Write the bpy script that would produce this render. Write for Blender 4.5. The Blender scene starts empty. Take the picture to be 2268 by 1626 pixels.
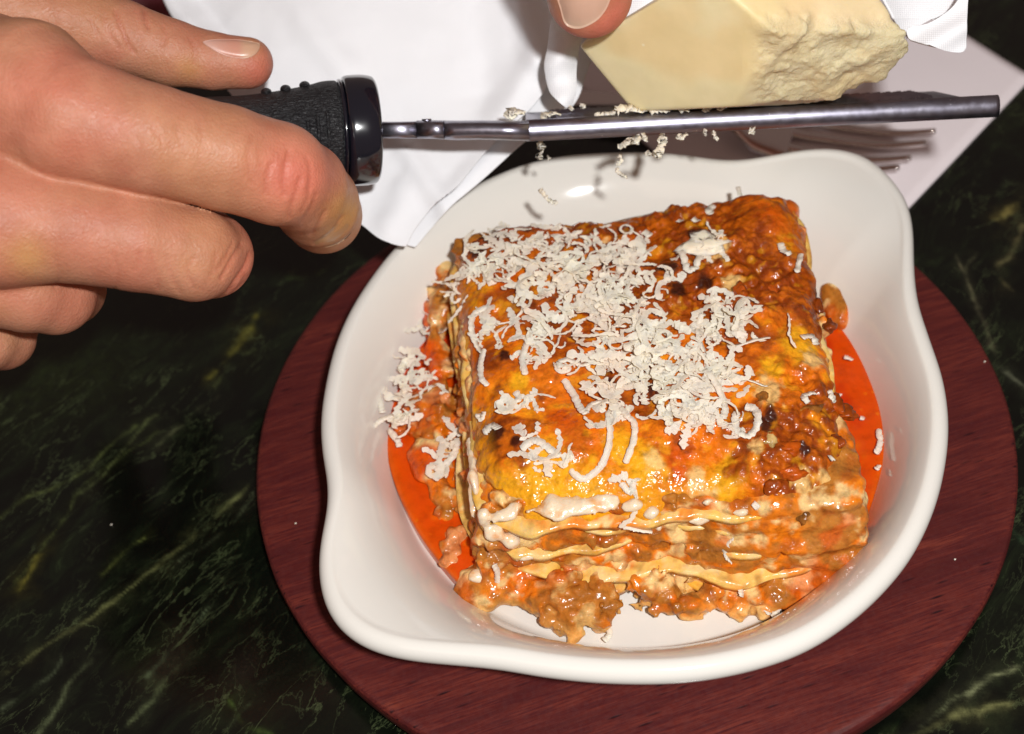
import bpy, bmesh, math, random
import numpy as np
from mathutils import Matrix, Vector
random.seed(7); RS = np.random.RandomState(7)
scn = bpy.context.scene
COL = scn.collection
CM = 0.01

# ------------------------------------------------------------------ camera, world, lights
CAM = np.array([-2.74501204, -20.64433049, 28.93806168]); TILT = 0.69211566; ROLL = -0.13432054
FPX = 1333.8056 * 2268 / 1024.0            # focal length in layout units (2268 wide)
Fv = np.array([0, math.sin(TILT), -math.cos(TILT)]); Rv = np.array([1., 0, 0]); Uv = np.array([0, math.cos(TILT), math.sin(TILT)])
c_, s_ = math.cos(ROLL), math.sin(ROLL)
Rv, Uv = c_*Rv + s_*Uv, -s_*Rv + c_*Uv
cam_d = bpy.data.cameras.new('camera'); cam = bpy.data.objects.new('camera', cam_d); COL.objects.link(cam)
M = Matrix(((Rv[0], Uv[0], -Fv[0], CAM[0]*CM), (Rv[1], Uv[1], -Fv[1], CAM[1]*CM), (Rv[2], Uv[2], -Fv[2], CAM[2]*CM), (0, 0, 0, 1)))
cam.matrix_world = M
cam_d.sensor_width = 36; cam_d.lens = 18/math.tan(math.radians(21)); cam_d.clip_start = .01; cam_d.clip_end = 20
cam_d.dof.use_dof = True; cam_d.dof.focus_distance = .300; cam_d.dof.aperture_fstop = 13.5
scn.camera = cam
scn.view_settings.view_transform = 'Standard'; scn.view_settings.look = 'None'; scn.view_settings.exposure = 0; scn.view_settings.gamma = 1

world = bpy.data.worlds.new('World'); scn.world = world; world.use_nodes = True
world.node_tree.nodes['Background'].inputs[0].default_value = (1, .70, .60, 1)
world.node_tree.nodes['Background'].inputs[1].default_value = .15

def lamp(name, pos, power, size, color):
    l = bpy.data.lights.new(name, 'POINT'); l.energy = power; l.shadow_soft_size = size; l.color = color
    o = bpy.data.objects.new(name, l); COL.objects.link(o); o.location = [float(v)*CM for v in pos]; return o
lamp('flash_light', CAM - Fv*14 + Rv*4.9 + Uv*3.4, 9.0, .011, (1, .995, .985))
la = bpy.data.lights.new('ceiling_light', 'AREA'); la.energy = .8; la.size = .5; la.color = (1, .78, .6)
lo = bpy.data.objects.new('ceiling_light', la); COL.objects.link(lo); lo.location = (-.5, -.9, 1.1)
lo.rotation_euler = Vector((-.5, -.9, 1.1)).to_track_quat('Z', 'Y').to_euler()

# ------------------------------------------------------------------ layout helpers (design units -> world cm)
def W(x, y, z):
    x = np.asarray(x, float); y = np.asarray(y, float); z = np.asarray(z, float)
    d = ((x-1134)/FPX)[..., None]*Rv - ((y-813)/FPX)[..., None]*Uv + Fv
    k = (z-CAM[2])/d[..., 2]
    return CAM + d*k[..., None]
def V(x, y, dep):
    x = np.asarray(x, float); y = np.asarray(y, float); dep = np.asarray(dep, float)
    d = ((x-1134)/FPX)[..., None]*Rv - ((y-813)/FPX)[..., None]*Uv + Fv
    return CAM + d*dep[..., None]
def px(P):                                   # world cm -> layout units
    d = np.asarray(P)-CAM; z = d@Fv
    return np.stack([1134+FPX*(d@Rv)/z, 813-FPX*(d@Uv)/z], -1)
def depth(P): return (np.asarray(P)-CAM)@Fv

# ------------------------------------------------------------------ noise
LAT = RS.rand(48, 48, 48).astype(np.float32)
JIT = RS.rand(32, 32, 32, 3).astype(np.float32)
def vn(P, s=1.0, off=0.0):
    P = np.asarray(P, np.float32)*s + off
    i = np.floor(P).astype(int); f = P-i; f = f*f*(3-2*f); i %= 48; j = (i+1) % 48
    r = 0
    for a in (0, 1):
        wx = f[..., 0] if a else 1-f[..., 0]; ix = j[..., 0] if a else i[..., 0]
        for b in (0, 1):
            wy = f[..., 1] if b else 1-f[..., 1]; iy = j[..., 1] if b else i[..., 1]
            r = r + wx*wy*(LAT[ix, iy, i[..., 2]]*(1-f[..., 2]) + LAT[ix, iy, j[..., 2]]*f[..., 2])
    return r*2-1
def fbm(P, s=1.0, o=4, off=0.0, g=.5):
    r = 0; a = 1.; t = 0.
    for k in range(o):
        r = r + a*vn(P, s, off+k*7.3); t += a; a *= g; s *= 2.03
    return r/t*1.6
def worley(P, s=1.0, off=0.0):
    P = np.asarray(P, np.float32)*s + off
    i = np.floor(P).astype(int); best = np.full(P.shape[:-1], 9., np.float32)
    for a in (-1, 0, 1):
        for b in (-1, 0, 1):
            for c in (-1, 0, 1):
                q = i + [a, b, c]; m = q % 32
                d = P - (q + JIT[m[..., 0], m[..., 1], m[..., 2]])
                best = np.minimum(best, (d*d).sum(-1))
    return np.sqrt(best)
def xyz(x, y, z=0.0):
    x = np.asarray(x, float); return np.stack([x, np.broadcast_to(y, x.shape), np.broadcast_to(z, x.shape)], -1)
def sstep(a, b, x):
    t = np.clip((x-a)/(b-a), 0, 1); return t*t*(3-2*t)

# ------------------------------------------------------------------ object helpers
def empty(name, loc):
    o = bpy.data.objects.new(name, None); COL.objects.link(o); o.location = [float(v)*CM for v in loc]; o.empty_display_size = .01; return o
def tag(o, label=None, cat=None, group=None, kind=None):
    if label: o['label'] = label
    if cat: o['category'] = cat
    if group: o['group'] = group
    if kind: o['kind'] = kind
    return o
def wloc(o):
    p = np.zeros(3)
    while o is not None:
        p += np.array(o.location)/CM; o = o.parent
    return p
def build(name, Vt, Fc, mat, parent=None, loc=None, col=None, smooth=True, colname='Col'):
    """verts in world cm; loc/parent origin is subtracted"""
    Vt = np.asarray(Vt, float)
    org = wloc(parent) if parent is not None else np.zeros(3)
    base = np.zeros(3) if loc is None else np.asarray(loc, float)-org
    me = bpy.data.meshes.new(name)
    v = (Vt-org-base)*CM
    if isinstance(Fc, np.ndarray):
        n, k = Fc.shape
        me.vertices.add(len(v)); me.vertices.foreach_set('co', v.astype(np.float32).ravel())
        me.loops.add(n*k); me.loops.foreach_set('vertex_index', Fc.astype(np.int32).ravel())
        me.polygons.add(n); me.polygons.foreach_set('loop_start', np.arange(0, n*k, k, dtype=np.int32))
        me.polygons.foreach_set('loop_total', np.full(n, k, np.int32))
        me.update(calc_edges=True); me.validate()
    else:
        me.from_pydata([tuple(p) for p in v], [], [tuple(int(q) for q in f) for f in Fc]); me.update()
    if smooth: me.polygons.foreach_set('use_smooth', [True]*len(me.polygons))
    if col is not None:
        a = me.color_attributes.new(colname, 'FLOAT_COLOR', 'POINT')
        c = np.ones((len(v), 4), np.float32); c[:, :col.shape[1]] = col
        a.data.foreach_set('color', c.ravel())
    me.materials.append(mat.m)
    o = bpy.data.objects.new(name, me); COL.objects.link(o)
    if parent is not None: o.parent = parent
    o.location = [float(q)*CM for q in base]
    return o
def grid_faces(n, m, closed_m=False, closed_n=False):
    a = np.arange(n*m).reshape(n, m)
    if closed_m: a = np.concatenate([a, a[:, :1]], 1)
    if closed_n: a = np.concatenate([a, a[:1]], 0)
    return np.stack([a[:-1, :-1], a[1:, :-1], a[1:, 1:], a[:-1, 1:]], -1).reshape(-1, 4)
def thick_grid(P, N, th, cols=None):
    """closed slab from an (n,m,3) sheet, offset by -N*th"""
    n, m = P.shape[:2]
    top = P.reshape(-1, 3); bot = (P-N*th).reshape(-1, 3); k = n*m
    F = grid_faces(n, m); Fb = F[:, ::-1]+k
    a = np.arange(k).reshape(n, m)
    loop = np.concatenate([a[0, :-1], a[:-1, -1], a[-1, :0:-1], a[:0:-1, 0]])
    nx = np.roll(loop, -1)
    S = np.stack([loop, nx, nx+k, loop+k], -1)
    return np.concatenate([top, bot]), np.concatenate([F, Fb, S])
def normals(P):
    du = np.gradient(P, axis=0); dv = np.gradient(P, axis=1)
    n = np.cross(du, dv); return n/(np.linalg.norm(n, axis=-1, keepdims=True)+1e-9)
def catmull(pts, n, closed=False):
    p = np.asarray(pts, float); k = len(p)
    t = np.linspace(0, k if closed else k-1, n, endpoint=not closed)
    i = np.floor(t).astype(int); f = (t-i)[:, None]
    if not closed:
        i2 = np.minimum(i, k-2); f = (t-i2)[:, None]; i = i2
        g = lambda j: p[np.clip(j, 0, k-1)]
    else: g = lambda j: p[j % k]
    a, b, c, d = g(i-1), g(i), g(i+1), g(i+2)
    return .5*((2*b)+(c-a)*f+(2*a-5*b+4*c-d)*f*f+(3*b-a-3*c+d)*f**3)
def tube(path, rad, m=12, cap=True, flat=1.0, up=None):
    """tube verts/faces along path (n,3); rad scalar or (n,)"""
    path = np.asarray(path, float); n = len(path); rad = np.broadcast_to(rad, (n,))
    T = np.gradient(path, axis=0); T /= np.linalg.norm(T, axis=1, keepdims=True)+1e-9
    u = np.array([0, 0, 1.]) if up is None else np.asarray(up, float)
    S = np.cross(T, u); bad = np.linalg.norm(S, axis=1) < 1e-3; S[bad] = [1, 0, 0]; S /= np.linalg.norm(S, axis=1, keepdims=True)
    U = np.cross(S, T)
    th = np.linspace(0, 2*np.pi, m, endpoint=False)
    P = path[:, None]+rad[:, None, None]*(np.cos(th)[None, :, None]*S[:, None]+np.sin(th)[None, :, None]*U[:, None]*flat)
    Vt = P.reshape(-1, 3); F = [tuple(f) for f in grid_faces(n, m, True)]
    if cap:
        F.append(tuple(range(m))); F.append(tuple(range(n*m-1, n*m-m-1, -1)))
    return Vt, F
def lathe(prof, origin, axis, up, m=96):
    """prof (n,2): (distance along axis, radius)"""
    axis = axis/np.linalg.norm(axis); S = np.cross(axis, up); S /= np.linalg.norm(S); U = np.cross(S, axis)
    th = np.linspace(0, 2*np.pi, m, endpoint=False); prof = np.asarray(prof, float)
    P = origin+prof[:, None, :1]*axis+prof[:, None, 1:]*(np.cos(th)[None, :, None]*U+np.sin(th)[None, :, None]*S)
    return P

# implicit surfaces: blockwise evaluated field, naive surface nets
def implicit(fn, lo, hi, h, margin=.0):
    lo = np.asarray(lo, float); hi = np.asarray(hi, float); B = 4
    nb = np.ceil((hi-lo)/(h*B)).astype(int)+1
    g = np.stack(np.meshgrid(*[np.arange(k) for k in nb], indexing='ij'), -1)
    cen = lo+(g*B+1.5)*h
    fc = fn(cen.reshape(-1, 3)).reshape(g.shape[:3])
    act = np.abs(fc) < h*B*1.5+margin
    F = np.repeat(np.repeat(np.repeat(fc, B, 0), B, 1), B, 2).astype(np.float32)
    ai = g[act]
    o = np.stack(np.meshgrid(*[np.arange(B)]*3, indexing='ij'), -1).reshape(-1, 3)
    idx = (ai[:, None]*B+o[None]).reshape(-1, 3)
    for c in range(0, len(idx), 400000):
        q = idx[c:c+400000]
        F[q[:, 0], q[:, 1], q[:, 2]] = fn(lo+q*h)
    s = F < 0
    cor = [(a, b, c) for a in (0, 1) for b in (0, 1) for c in (0, 1)]
    nx, ny, nz = [k-1 for k in F.shape]
    cnt = sum(s[a:a+nx, b:b+ny, c:c+nz].astype(np.int8) for a, b, c in cor)
    actc = (cnt > 0) & (cnt < 8)
    ci = np.argwhere(actc); vid = np.full(actc.shape, -1, int); vid[actc] = np.arange(len(ci))
    pos = np.zeros((len(ci), 3)); num = np.zeros(len(ci))
    for a, b, c in cor:
        for ax in range(3):
            if (a, b, c)[ax]: continue
            e = np.array([a, b, c]); e2 = e.copy(); e2[ax] = 1
            f0 = F[tuple((ci+e).T)]; f1 = F[tuple((ci+e2).T)]
            m = (f0 < 0) != (f1 < 0); t = np.where(m, f0/np.where(m, f0-f1, 1), 0)
            p = e+t[:, None]*(e2-e); pos += p*m[:, None]; num += m
    verts = lo+(ci+pos/num[:, None])*h
    quads = []
    for ax in range(3):
        sl0 = [slice(None)]*3; sl1 = [slice(None)]*3; sl0[ax] = slice(0, -1); sl1[ax] = slice(1, None)
        d = s[tuple(sl0)] != s[tuple(sl1)]
        e = np.argwhere(d); u, w = [(1, 2), (2, 0), (0, 1)][ax]
        lim = np.array(actc.shape)
        ok = (e[:, u] > 0) & (e[:, w] > 0) & (e[:, u] < lim[u]) & (e[:, w] < lim[w]) & (e[:, ax] < lim[ax]); e = e[ok]
        def cell(du, dw):
            q = e.copy(); q[:, u] += du; q[:, w] += dw; return vid[tuple(q.T)]
        Q = np.stack([cell(-1, -1), cell(0, -1), cell(0, 0), cell(-1, 0)], -1)
        ins = s[tuple(e.T)]
        Q[~ins] = Q[~ins][:, ::-1]
        quads.append(Q)
    Q = np.concatenate(quads); Q = Q[(Q >= 0).all(1)]
    return verts, Q
def smin(a, b, k):
    h = np.clip(.5+.5*(b-a)/k, 0, 1); return b*(1-h)+a*h-k*h*(1-h)
def cone(P, a, b, ra, rb):
    a = np.asarray(a, float); b = np.asarray(b, float)
    pa = P-a; ba = b-a; t = np.clip(pa@ba/(ba@ba), 0, 1)
    return np.linalg.norm(pa-t[:, None]*ba, axis=1)-(ra+(rb-ra)*t)
def ell(P, c, r):
    r = np.asarray(r, float); q = (P-np.asarray(c))/r; k = np.linalg.norm(q, axis=1)
    return (k-1)*r.min()

# ------------------------------------------------------------------ materials
class Mat:
    def __init__(s, name, rough=.5, col=(.5, .5, .5), metal=0, sss=0, sssr=(1, .4, .2), ssss=.003, spec=.5, coat=0, coatr=.05, sheen=0):
        s.m = bpy.data.materials.new(name); s.m.use_nodes = True; s.nt = s.m.node_tree; s.b = s.nt.nodes['Principled BSDF']
        I = s.b.inputs; I['Base Color'].default_value = (*col, 1); I['Roughness'].default_value = rough; I['Metallic'].default_value = metal
        I['Subsurface Weight'].default_value = sss; I['Subsurface Radius'].default_value = sssr; I['Subsurface Scale'].default_value = ssss
        I['Specular IOR Level'].default_value = spec; I['Coat Weight'].default_value = coat; I['Coat Roughness'].default_value = coatr
        I['Sheen Weight'].default_value = sheen
        s.tc = s.nt.nodes.new('ShaderNodeTexCoord'); s.height = None
    def n(s, t, **k):
        nd = s.nt.nodes.new(t)
        for a, v in k.items(): setattr(nd, a, v)
        return nd
    def l(s, a, b): s.nt.links.new(a, b)
    def map(s, scale=(1, 1, 1), rot=(0, 0, 0)):
        m = s.n('ShaderNodeMapping'); m.inputs['Scale'].default_value = [q*100 for q in scale]; m.inputs['Rotation'].default_value = rot
        if any(rot):
            m0 = s.n('ShaderNodeMapping'); m0.inputs['Rotation'].default_value = rot; m.inputs['Rotation'].default_value = (0, 0, 0)
            s.l(s.tc.outputs['Object'], m0.inputs[0]); s.l(m0.outputs[0], m.inputs[0])
        else: s.l(s.tc.outputs['Object'], m.inputs[0])
        return m.outputs[0]
    def noise(s, scale, detail=4, rough=.55, vec=None, dist=0):
        t = s.n('ShaderNodeTexNoise'); t.inputs['Scale'].default_value = scale; t.inputs['Detail'].default_value = detail
        t.inputs['Roughness'].default_value = rough; t.inputs['Distortion'].default_value = dist
        s.l(vec if vec is not None else s.map(), t.inputs['Vector']); return t.outputs['Fac']
    def voro(s, scale, vec=None, feature='F1', out='Distance'):
        t = s.n('ShaderNodeTexVoronoi', feature=feature); t.inputs['Scale'].default_value = scale
        s.l(vec if vec is not None else s.map(), t.inputs['Vector']); return t.outputs[out]
    def ramp(s, fac, stops):
        r = s.n('ShaderNodeValToRGB'); e = r.color_ramp.elements
        while len(e) < len(stops): e.new(.5)
        for q, (p, c) in zip(e, stops):
            q.position = p; q.color = (*c, 1) if len(c) == 3 else c
        s.l(fac, r.inputs[0]); return r.outputs[0]
    def mix(s, fac, a, b, mode='MIX'):
        m = s.n('ShaderNodeMix', data_type='RGBA', blend_type=mode)
        for sock, v in ((m.inputs[0], fac), (m.inputs[6], a), (m.inputs[7], b)):
            if isinstance(v, (int, float)): sock.default_value = v
            elif isinstance(v, tuple): sock.default_value = (*v, 1)
            else: s.l(v, sock)
        return m.outputs[2]
    def math(s, op, a, b=0.0, clamp=False):
        m = s.n('ShaderNodeMath', operation=op, use_clamp=clamp)
        for sock, v in ((m.inputs[0], a), (m.inputs[1], b)):
            if isinstance(v, (int, float)): sock.default_value = v
            else: s.l(v, sock)
        return m.outputs[0]
    def attr(s, name='Col'):
        a = s.n('ShaderNodeAttribute', attribute_name=name); return a.outputs['Color']
    def attra(s, name='Col'):
        a = s.n('ShaderNodeAttribute', attribute_name=name); return a.outputs['Alpha']
    def base(s, c): s.l(c, s.b.inputs['Base Color'])
    def rough(s, c): s.l(c, s.b.inputs['Roughness'])
    def bump(s, h, strength=.5, dist=.001):
        b = s.n('ShaderNodeBump'); b.inputs['Strength'].default_value = strength; b.inputs['Distance'].default_value = dist
        s.l(h, b.inputs['Height'])
        if s.height is not None: s.l(s.height, b.inputs['Normal'])
        s.height = b.outputs[0]; s.l(s.height, s.b.inputs['Normal']); s.l(s.height, s.b.inputs['Coat Normal'])
        return s

# porcelain
porc = Mat('glazed_porcelain', .095, (.77, .745, .69), spec=.5)
porc.bump(porc.noise(1.0, 2), .03, .002)
# board wood
wood = Mat('stained_red_wood', .42, spec=.3)
wv = wood.map((.35, 2.6, 2.6), (0, 0, math.radians(-12)))
g1 = wood.noise(1.0, 7, .62, wv, .6); g2 = wood.noise(5.5, 4, .6, wood.map((.22, 3.5, 3.5), (0, 0, math.radians(-12))))
wc = wood.ramp(g1, [(.28, (.060, .009, .009)), (.50, (.112, .018, .014)), (.66, (.155, .027, .018)), (.80, (.21, .042, .022))])
wc = wood.mix(wood.ramp(g2, [(.35, (0, 0, 0)), (.62, (1, 1, 1))]), (.07, .010, .011), wc)
pv = wood.map((.9, 5.5, 5.5), (0, 0, math.radians(-12)))
pore = wood.ramp(wood.voro(1.15, pv), [(.08, (0, 0, 0)), (.24, (1, 1, 1))])
pmask = wood.ramp(wood.noise(.5, 2), [(.42, (1, 1, 1)), (.56, (0, 0, 0))])
pore = wood.mix(pmask, pore, (1., 1., 1.), 'LIGHTEN')
wc = wood.mix(pore, (.022, .004, .006), wc)
wood.base(wc); wood.bump(pore, .12, .0003).bump(g2, .1, .0004)
wood.rough(wood.ramp(wood.noise(9, 5), [(.3, (.34,)*3), (.7, (.55,)*3)]))
# marble
marb = Mat('dark_green_marble', .12, spec=.45)
mn = marb.noise(.75, 9, .66, marb.map((.7, 1.7, 1), (0, 0, math.radians(-46))), .8)
mb = marb.ramp(mn, [(.34, (.0018, .0022, .0018)), (.52, (.003, .0044, .0028)), (.66, (.007, .011, .005)), (.76, (.03, .045, .017))])
fine = marb.voro(2.4, marb.mix(.22, marb.map((.55, 2.3, 1), (0, 0, math.radians(-50))), marb.noise(3, 6)), 'DISTANCE_TO_EDGE')
fv = marb.ramp(fine, [(.0, (1, 1, 1)), (.02, (.15,)*3), (.05, (0, 0, 0))])
fvm = marb.ramp(marb.noise(.55, 3), [(.48, (0, 0, 0)), (.66, (.4,)*3)])
fvx = marb.mix(1., fv, fvm, 'MULTIPLY')
r1 = marb.ramp(marb.noise(.42, 8, .62, marb.map((.55, 1.5, 1), (0, 0, math.radians(-44))), .5), [(.488, (0,)*3), (.5, (1,)*3), (.507, (0,)*3)])
r2 = marb.ramp(marb.noise(.8, 8, .6, marb.map((.6, 1.3, 1), (0, 0, math.radians(-60))), .6), [(.535, (0,)*3), (.545, (.6,)*3), (.555, (0,)*3)])
rm_ = marb.ramp(marb.noise(.4, 4, .6), [(.42, (0,)*3), (.62, (.8,)*3)])
mb = marb.mix(marb.mix(1., marb.mix(1., r1, r2, 'ADD'), rm_, 'MULTIPLY'), mb, (.060, .078, .034))
wx = marb.ramp(marb.noise(3.5, 7, .7), [(.32, (.15,)*3), (.62, (1., 1., 1.))])
mb = marb.mix(marb.mix(1., marb.attr(), wx, 'MULTIPLY'), mb, (.20, .20, .055)) if False else mb
vv = marb.mix(1., marb.attr(), wx, 'MULTIPLY')
mb = marb.mix(1., mb, vv, 'ADD')
marb.base(mb); marb.rough(marb.ramp(marb.noise(14, 4), [(.3, (.10,)*3), (.75, (.24,)*3)]))
# food
def food(name, rough, sss, bump, scale=14., coat=.6, sr=(1, .35, .12), detail=.35):
    m = Mat(name, rough, spec=.12, coat=coat*.85, coatr=.155, sss=sss, sssr=sr, ssss=.0016)
    a = m.attr(); n = m.noise(scale*.4, 6, .6)
    v = m.ramp(n, [(.3, (1-detail,)*3), (.5, (1., 1., 1.)), (.72, (1+detail*.45,)*3)])
    m.base(m.mix(1., a, v, 'MULTIPLY'))
    m.l(m.ramp(m.noise(.9, 4), [(.40, (.10*coat,)*3), (.62, (coat,)*3)]), m.b.inputs['Coat Weight'])
    m.bump(m.noise(scale*.22, 1.5, .4), bump, .0016).bump(m.noise(scale*.62, 1, .4), bump, .00055)
    return m
crustM = food('baked_cheese_crust', .5, .12, .6, 15., .8)
fillM = food('meat_and_sauce', .45, .15, .6, 14., 1.)
pastaM = food('cooked_pasta', .45, .25, .4, 11., 1., detail=.2)
bechM = Mat('bechamel', .28, (.80, .66, .46), sss=.35, sssr=(1, .8, .5), ssss=.002, coat=.6, coatr=.1)
bechM.base(bechM.mix(bechM.ramp(bechM.noise(2.6, 5), [(.5, (0, 0, 0)), (.72, (1, 1, 1))]), (.82, .66, .47), (.78, .33, .07)))
bechM.bump(bechM.noise(5, 4), .35, .001)
sauceM = food('tomato_oil_sauce', .4, .2, .22, 8., .7, sr=(1, .2, .05), detail=.18)
shredM = Mat('grated_hard_cheese', .6, (.82, .74, .58), sss=.5, sssr=(1, .85, .6), ssss=.0012, spec=.35)
shredM.bump(shredM.noise(20, 4), .3, .0003)
sc = shredM.ramp(shredM.noise(1.3, 2), [(.35, (.88, .71, .54)), (.65, (.90, .83, .64))]); shredM.base(sc)
cheeseM = Mat('aged_hard_cheese', .46, sss=.35, sssr=(1, .8, .45), ssss=.004, spec=.4)
ca = cheeseM.attr()
cn = cheeseM.ramp(cheeseM.noise(1.1, 5), [(.3, (.93, .92, .86)), (.7, (1.04, 1.03, 1.02))])
sp = cheeseM.ramp(cheeseM.voro(1.7), [(.045, (1, 1, 1)), (.085, (0, 0, 0))])
cheeseM.base(cheeseM.mix(cheeseM.mix(1., sp, cheeseM.ramp(cheeseM.noise(.9, 2), [(.5, (0,)*3), (.6, (1,)*3)]), 'MULTIPLY'), cheeseM.mix(1., ca, cn, 'MULTIPLY'), (.86, .76, .52)))
cheeseM.bump(cheeseM.math('MULTIPLY', cheeseM.noise(9, 6, .7), cheeseM.math('ADD', cheeseM.attra(), .08)), .7, .001)
drop = sauceM.ramp(sauceM.voro(2.6), [(.10, (1, 1, 1)), (.17, (0, 0, 0))]); dm = sauceM.ramp(sauceM.noise(1.2, 2), [(.48, (0,)*3), (.58, (.6,)*3)])
lk = sauceM.b.inputs['Base Color'].links[0]; src = lk.from_socket
sauceM.base(sauceM.mix(sauceM.mix(1., drop, dm, 'MULTIPLY'), src, (.70, .17, .004)))
# skin
skinM = Mat('skin', .55, sss=.22, sssr=(1, .32, .16), ssss=.005, spec=.36)
sa = skinM.attr(); sn = skinM.ramp(skinM.noise(1.3, 6, .6), [(.3, (.86, .80, .76)), (.7, (1.08, 1.10, 1.10))])
skinM.base(skinM.mix(1., sa, sn, 'MULTIPLY'))
skinM.bump(skinM.voro(17, skinM.mix(.12, skinM.map((1, 1, 1)), skinM.noise(6, 3))), .22, .0005).bump(skinM.noise(14, 4), .16, .0005).bump(skinM.noise(5, 5, .65), .10, .001)
skinM.rough(skinM.ramp(skinM.noise(5, 4), [(.3, (.42,)*3), (.7, (.6,)*3)]))
nailM = Mat('fingernail', .36, (.72, .42, .30), sss=.12, sssr=(1, .5, .3), ssss=.002, coat=.12, coatr=.2)
nailM.base(nailM.attr()); nailM.bump(nailM.noise(6, 2), .1, .0004)
# cloth
clothM = Mat('white_linen', .8, (.80, .81, .84), sheen=.25, spec=.25)
def weave(m, f, st, cola, colb):
    u = m.n('ShaderNodeUVMap'); mp = m.n('ShaderNodeMapping'); mp.inputs['Scale'].default_value = (f, f, 1); m.l(u.outputs[0], mp.inputs[0])
    sx = m.n('ShaderNodeTexWave', wave_type='BANDS', bands_direction='X'); sx.inputs['Scale'].default_value = 1; sx.inputs['Distortion'].default_value = .6; sx.inputs['Detail Scale'].default_value = 2
    sy = m.n('ShaderNodeTexWave', wave_type='BANDS', bands_direction='Y'); sy.inputs['Scale'].default_value = 1; sy.inputs['Distortion'].default_value = .6; sy.inputs['Detail Scale'].default_value = 2
    m.l(mp.outputs[0], sx.inputs[0]); m.l(mp.outputs[0], sy.inputs[0])
    w = m.mix(.5, sx.outputs[0], sy.outputs[0]); m.base(m.ramp(w, [(.25, cola), (.75, colb)])); m.bump(w, st, .0006)
weave(clothM, 1.45, .22, (.84, .85, .88), (.94, .94, .96))
napM = Mat('paper_napkin', .9, (.92, .84, .86), spec=.1); napM.bump(napM.noise(12, 3), .3, .0005)
redM = Mat('dark_red_cloth', .85, (.12, .006, .012), sheen=.2, spec=.1); redM.bump(redM.noise(18, 3), .4, .0006)
# metals / plastics
steel = Mat('brushed_steel', .36, (.34, .33, .38), metal=1)
steel.rough(steel.ramp(steel.noise(5, 5), [(.35, (.30,)*3), (.7, (.40,)*3)]))
spots = steel.ramp(steel.voro(7), [(.05, (1, 1, 1)), (.11, (0, 0, 0))])
steel.base(steel.mix(steel.mix(1., spots, steel.ramp(steel.noise(2.3, 2), [(.5, (0,)*3), (.56, (1,)*3)]), 'MULTIPLY'), steel.ramp(steel.noise(1.7, 6), [(.3, (.25, .24, .30)), (.7, (.34, .33, .39))]), (.92, .92, .95)))
steel.bump(steel.noise(3.5, 2), .03, .0005)
forkM = Mat('cutlery_steel', .16, (.75, .68, .66), metal=1)
gripM = Mat('black_rubber_grip', .5, (.010, .010, .012), spec=.5)
gripM.bump(gripM.noise(6, 3, .5, gripM.map((1.1, 2.6, 2.6), (0, 0, .15)), 1.2), .8, .0012).bump(gripM.noise(20, 3), .25, .0005)
capM = Mat('glossy_black_plastic', .16, (.006, .0065, .012), spec=.6, coat=.6, coatr=.05); capM.bump(capM.noise(1.5, 2), .08, .001)

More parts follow.
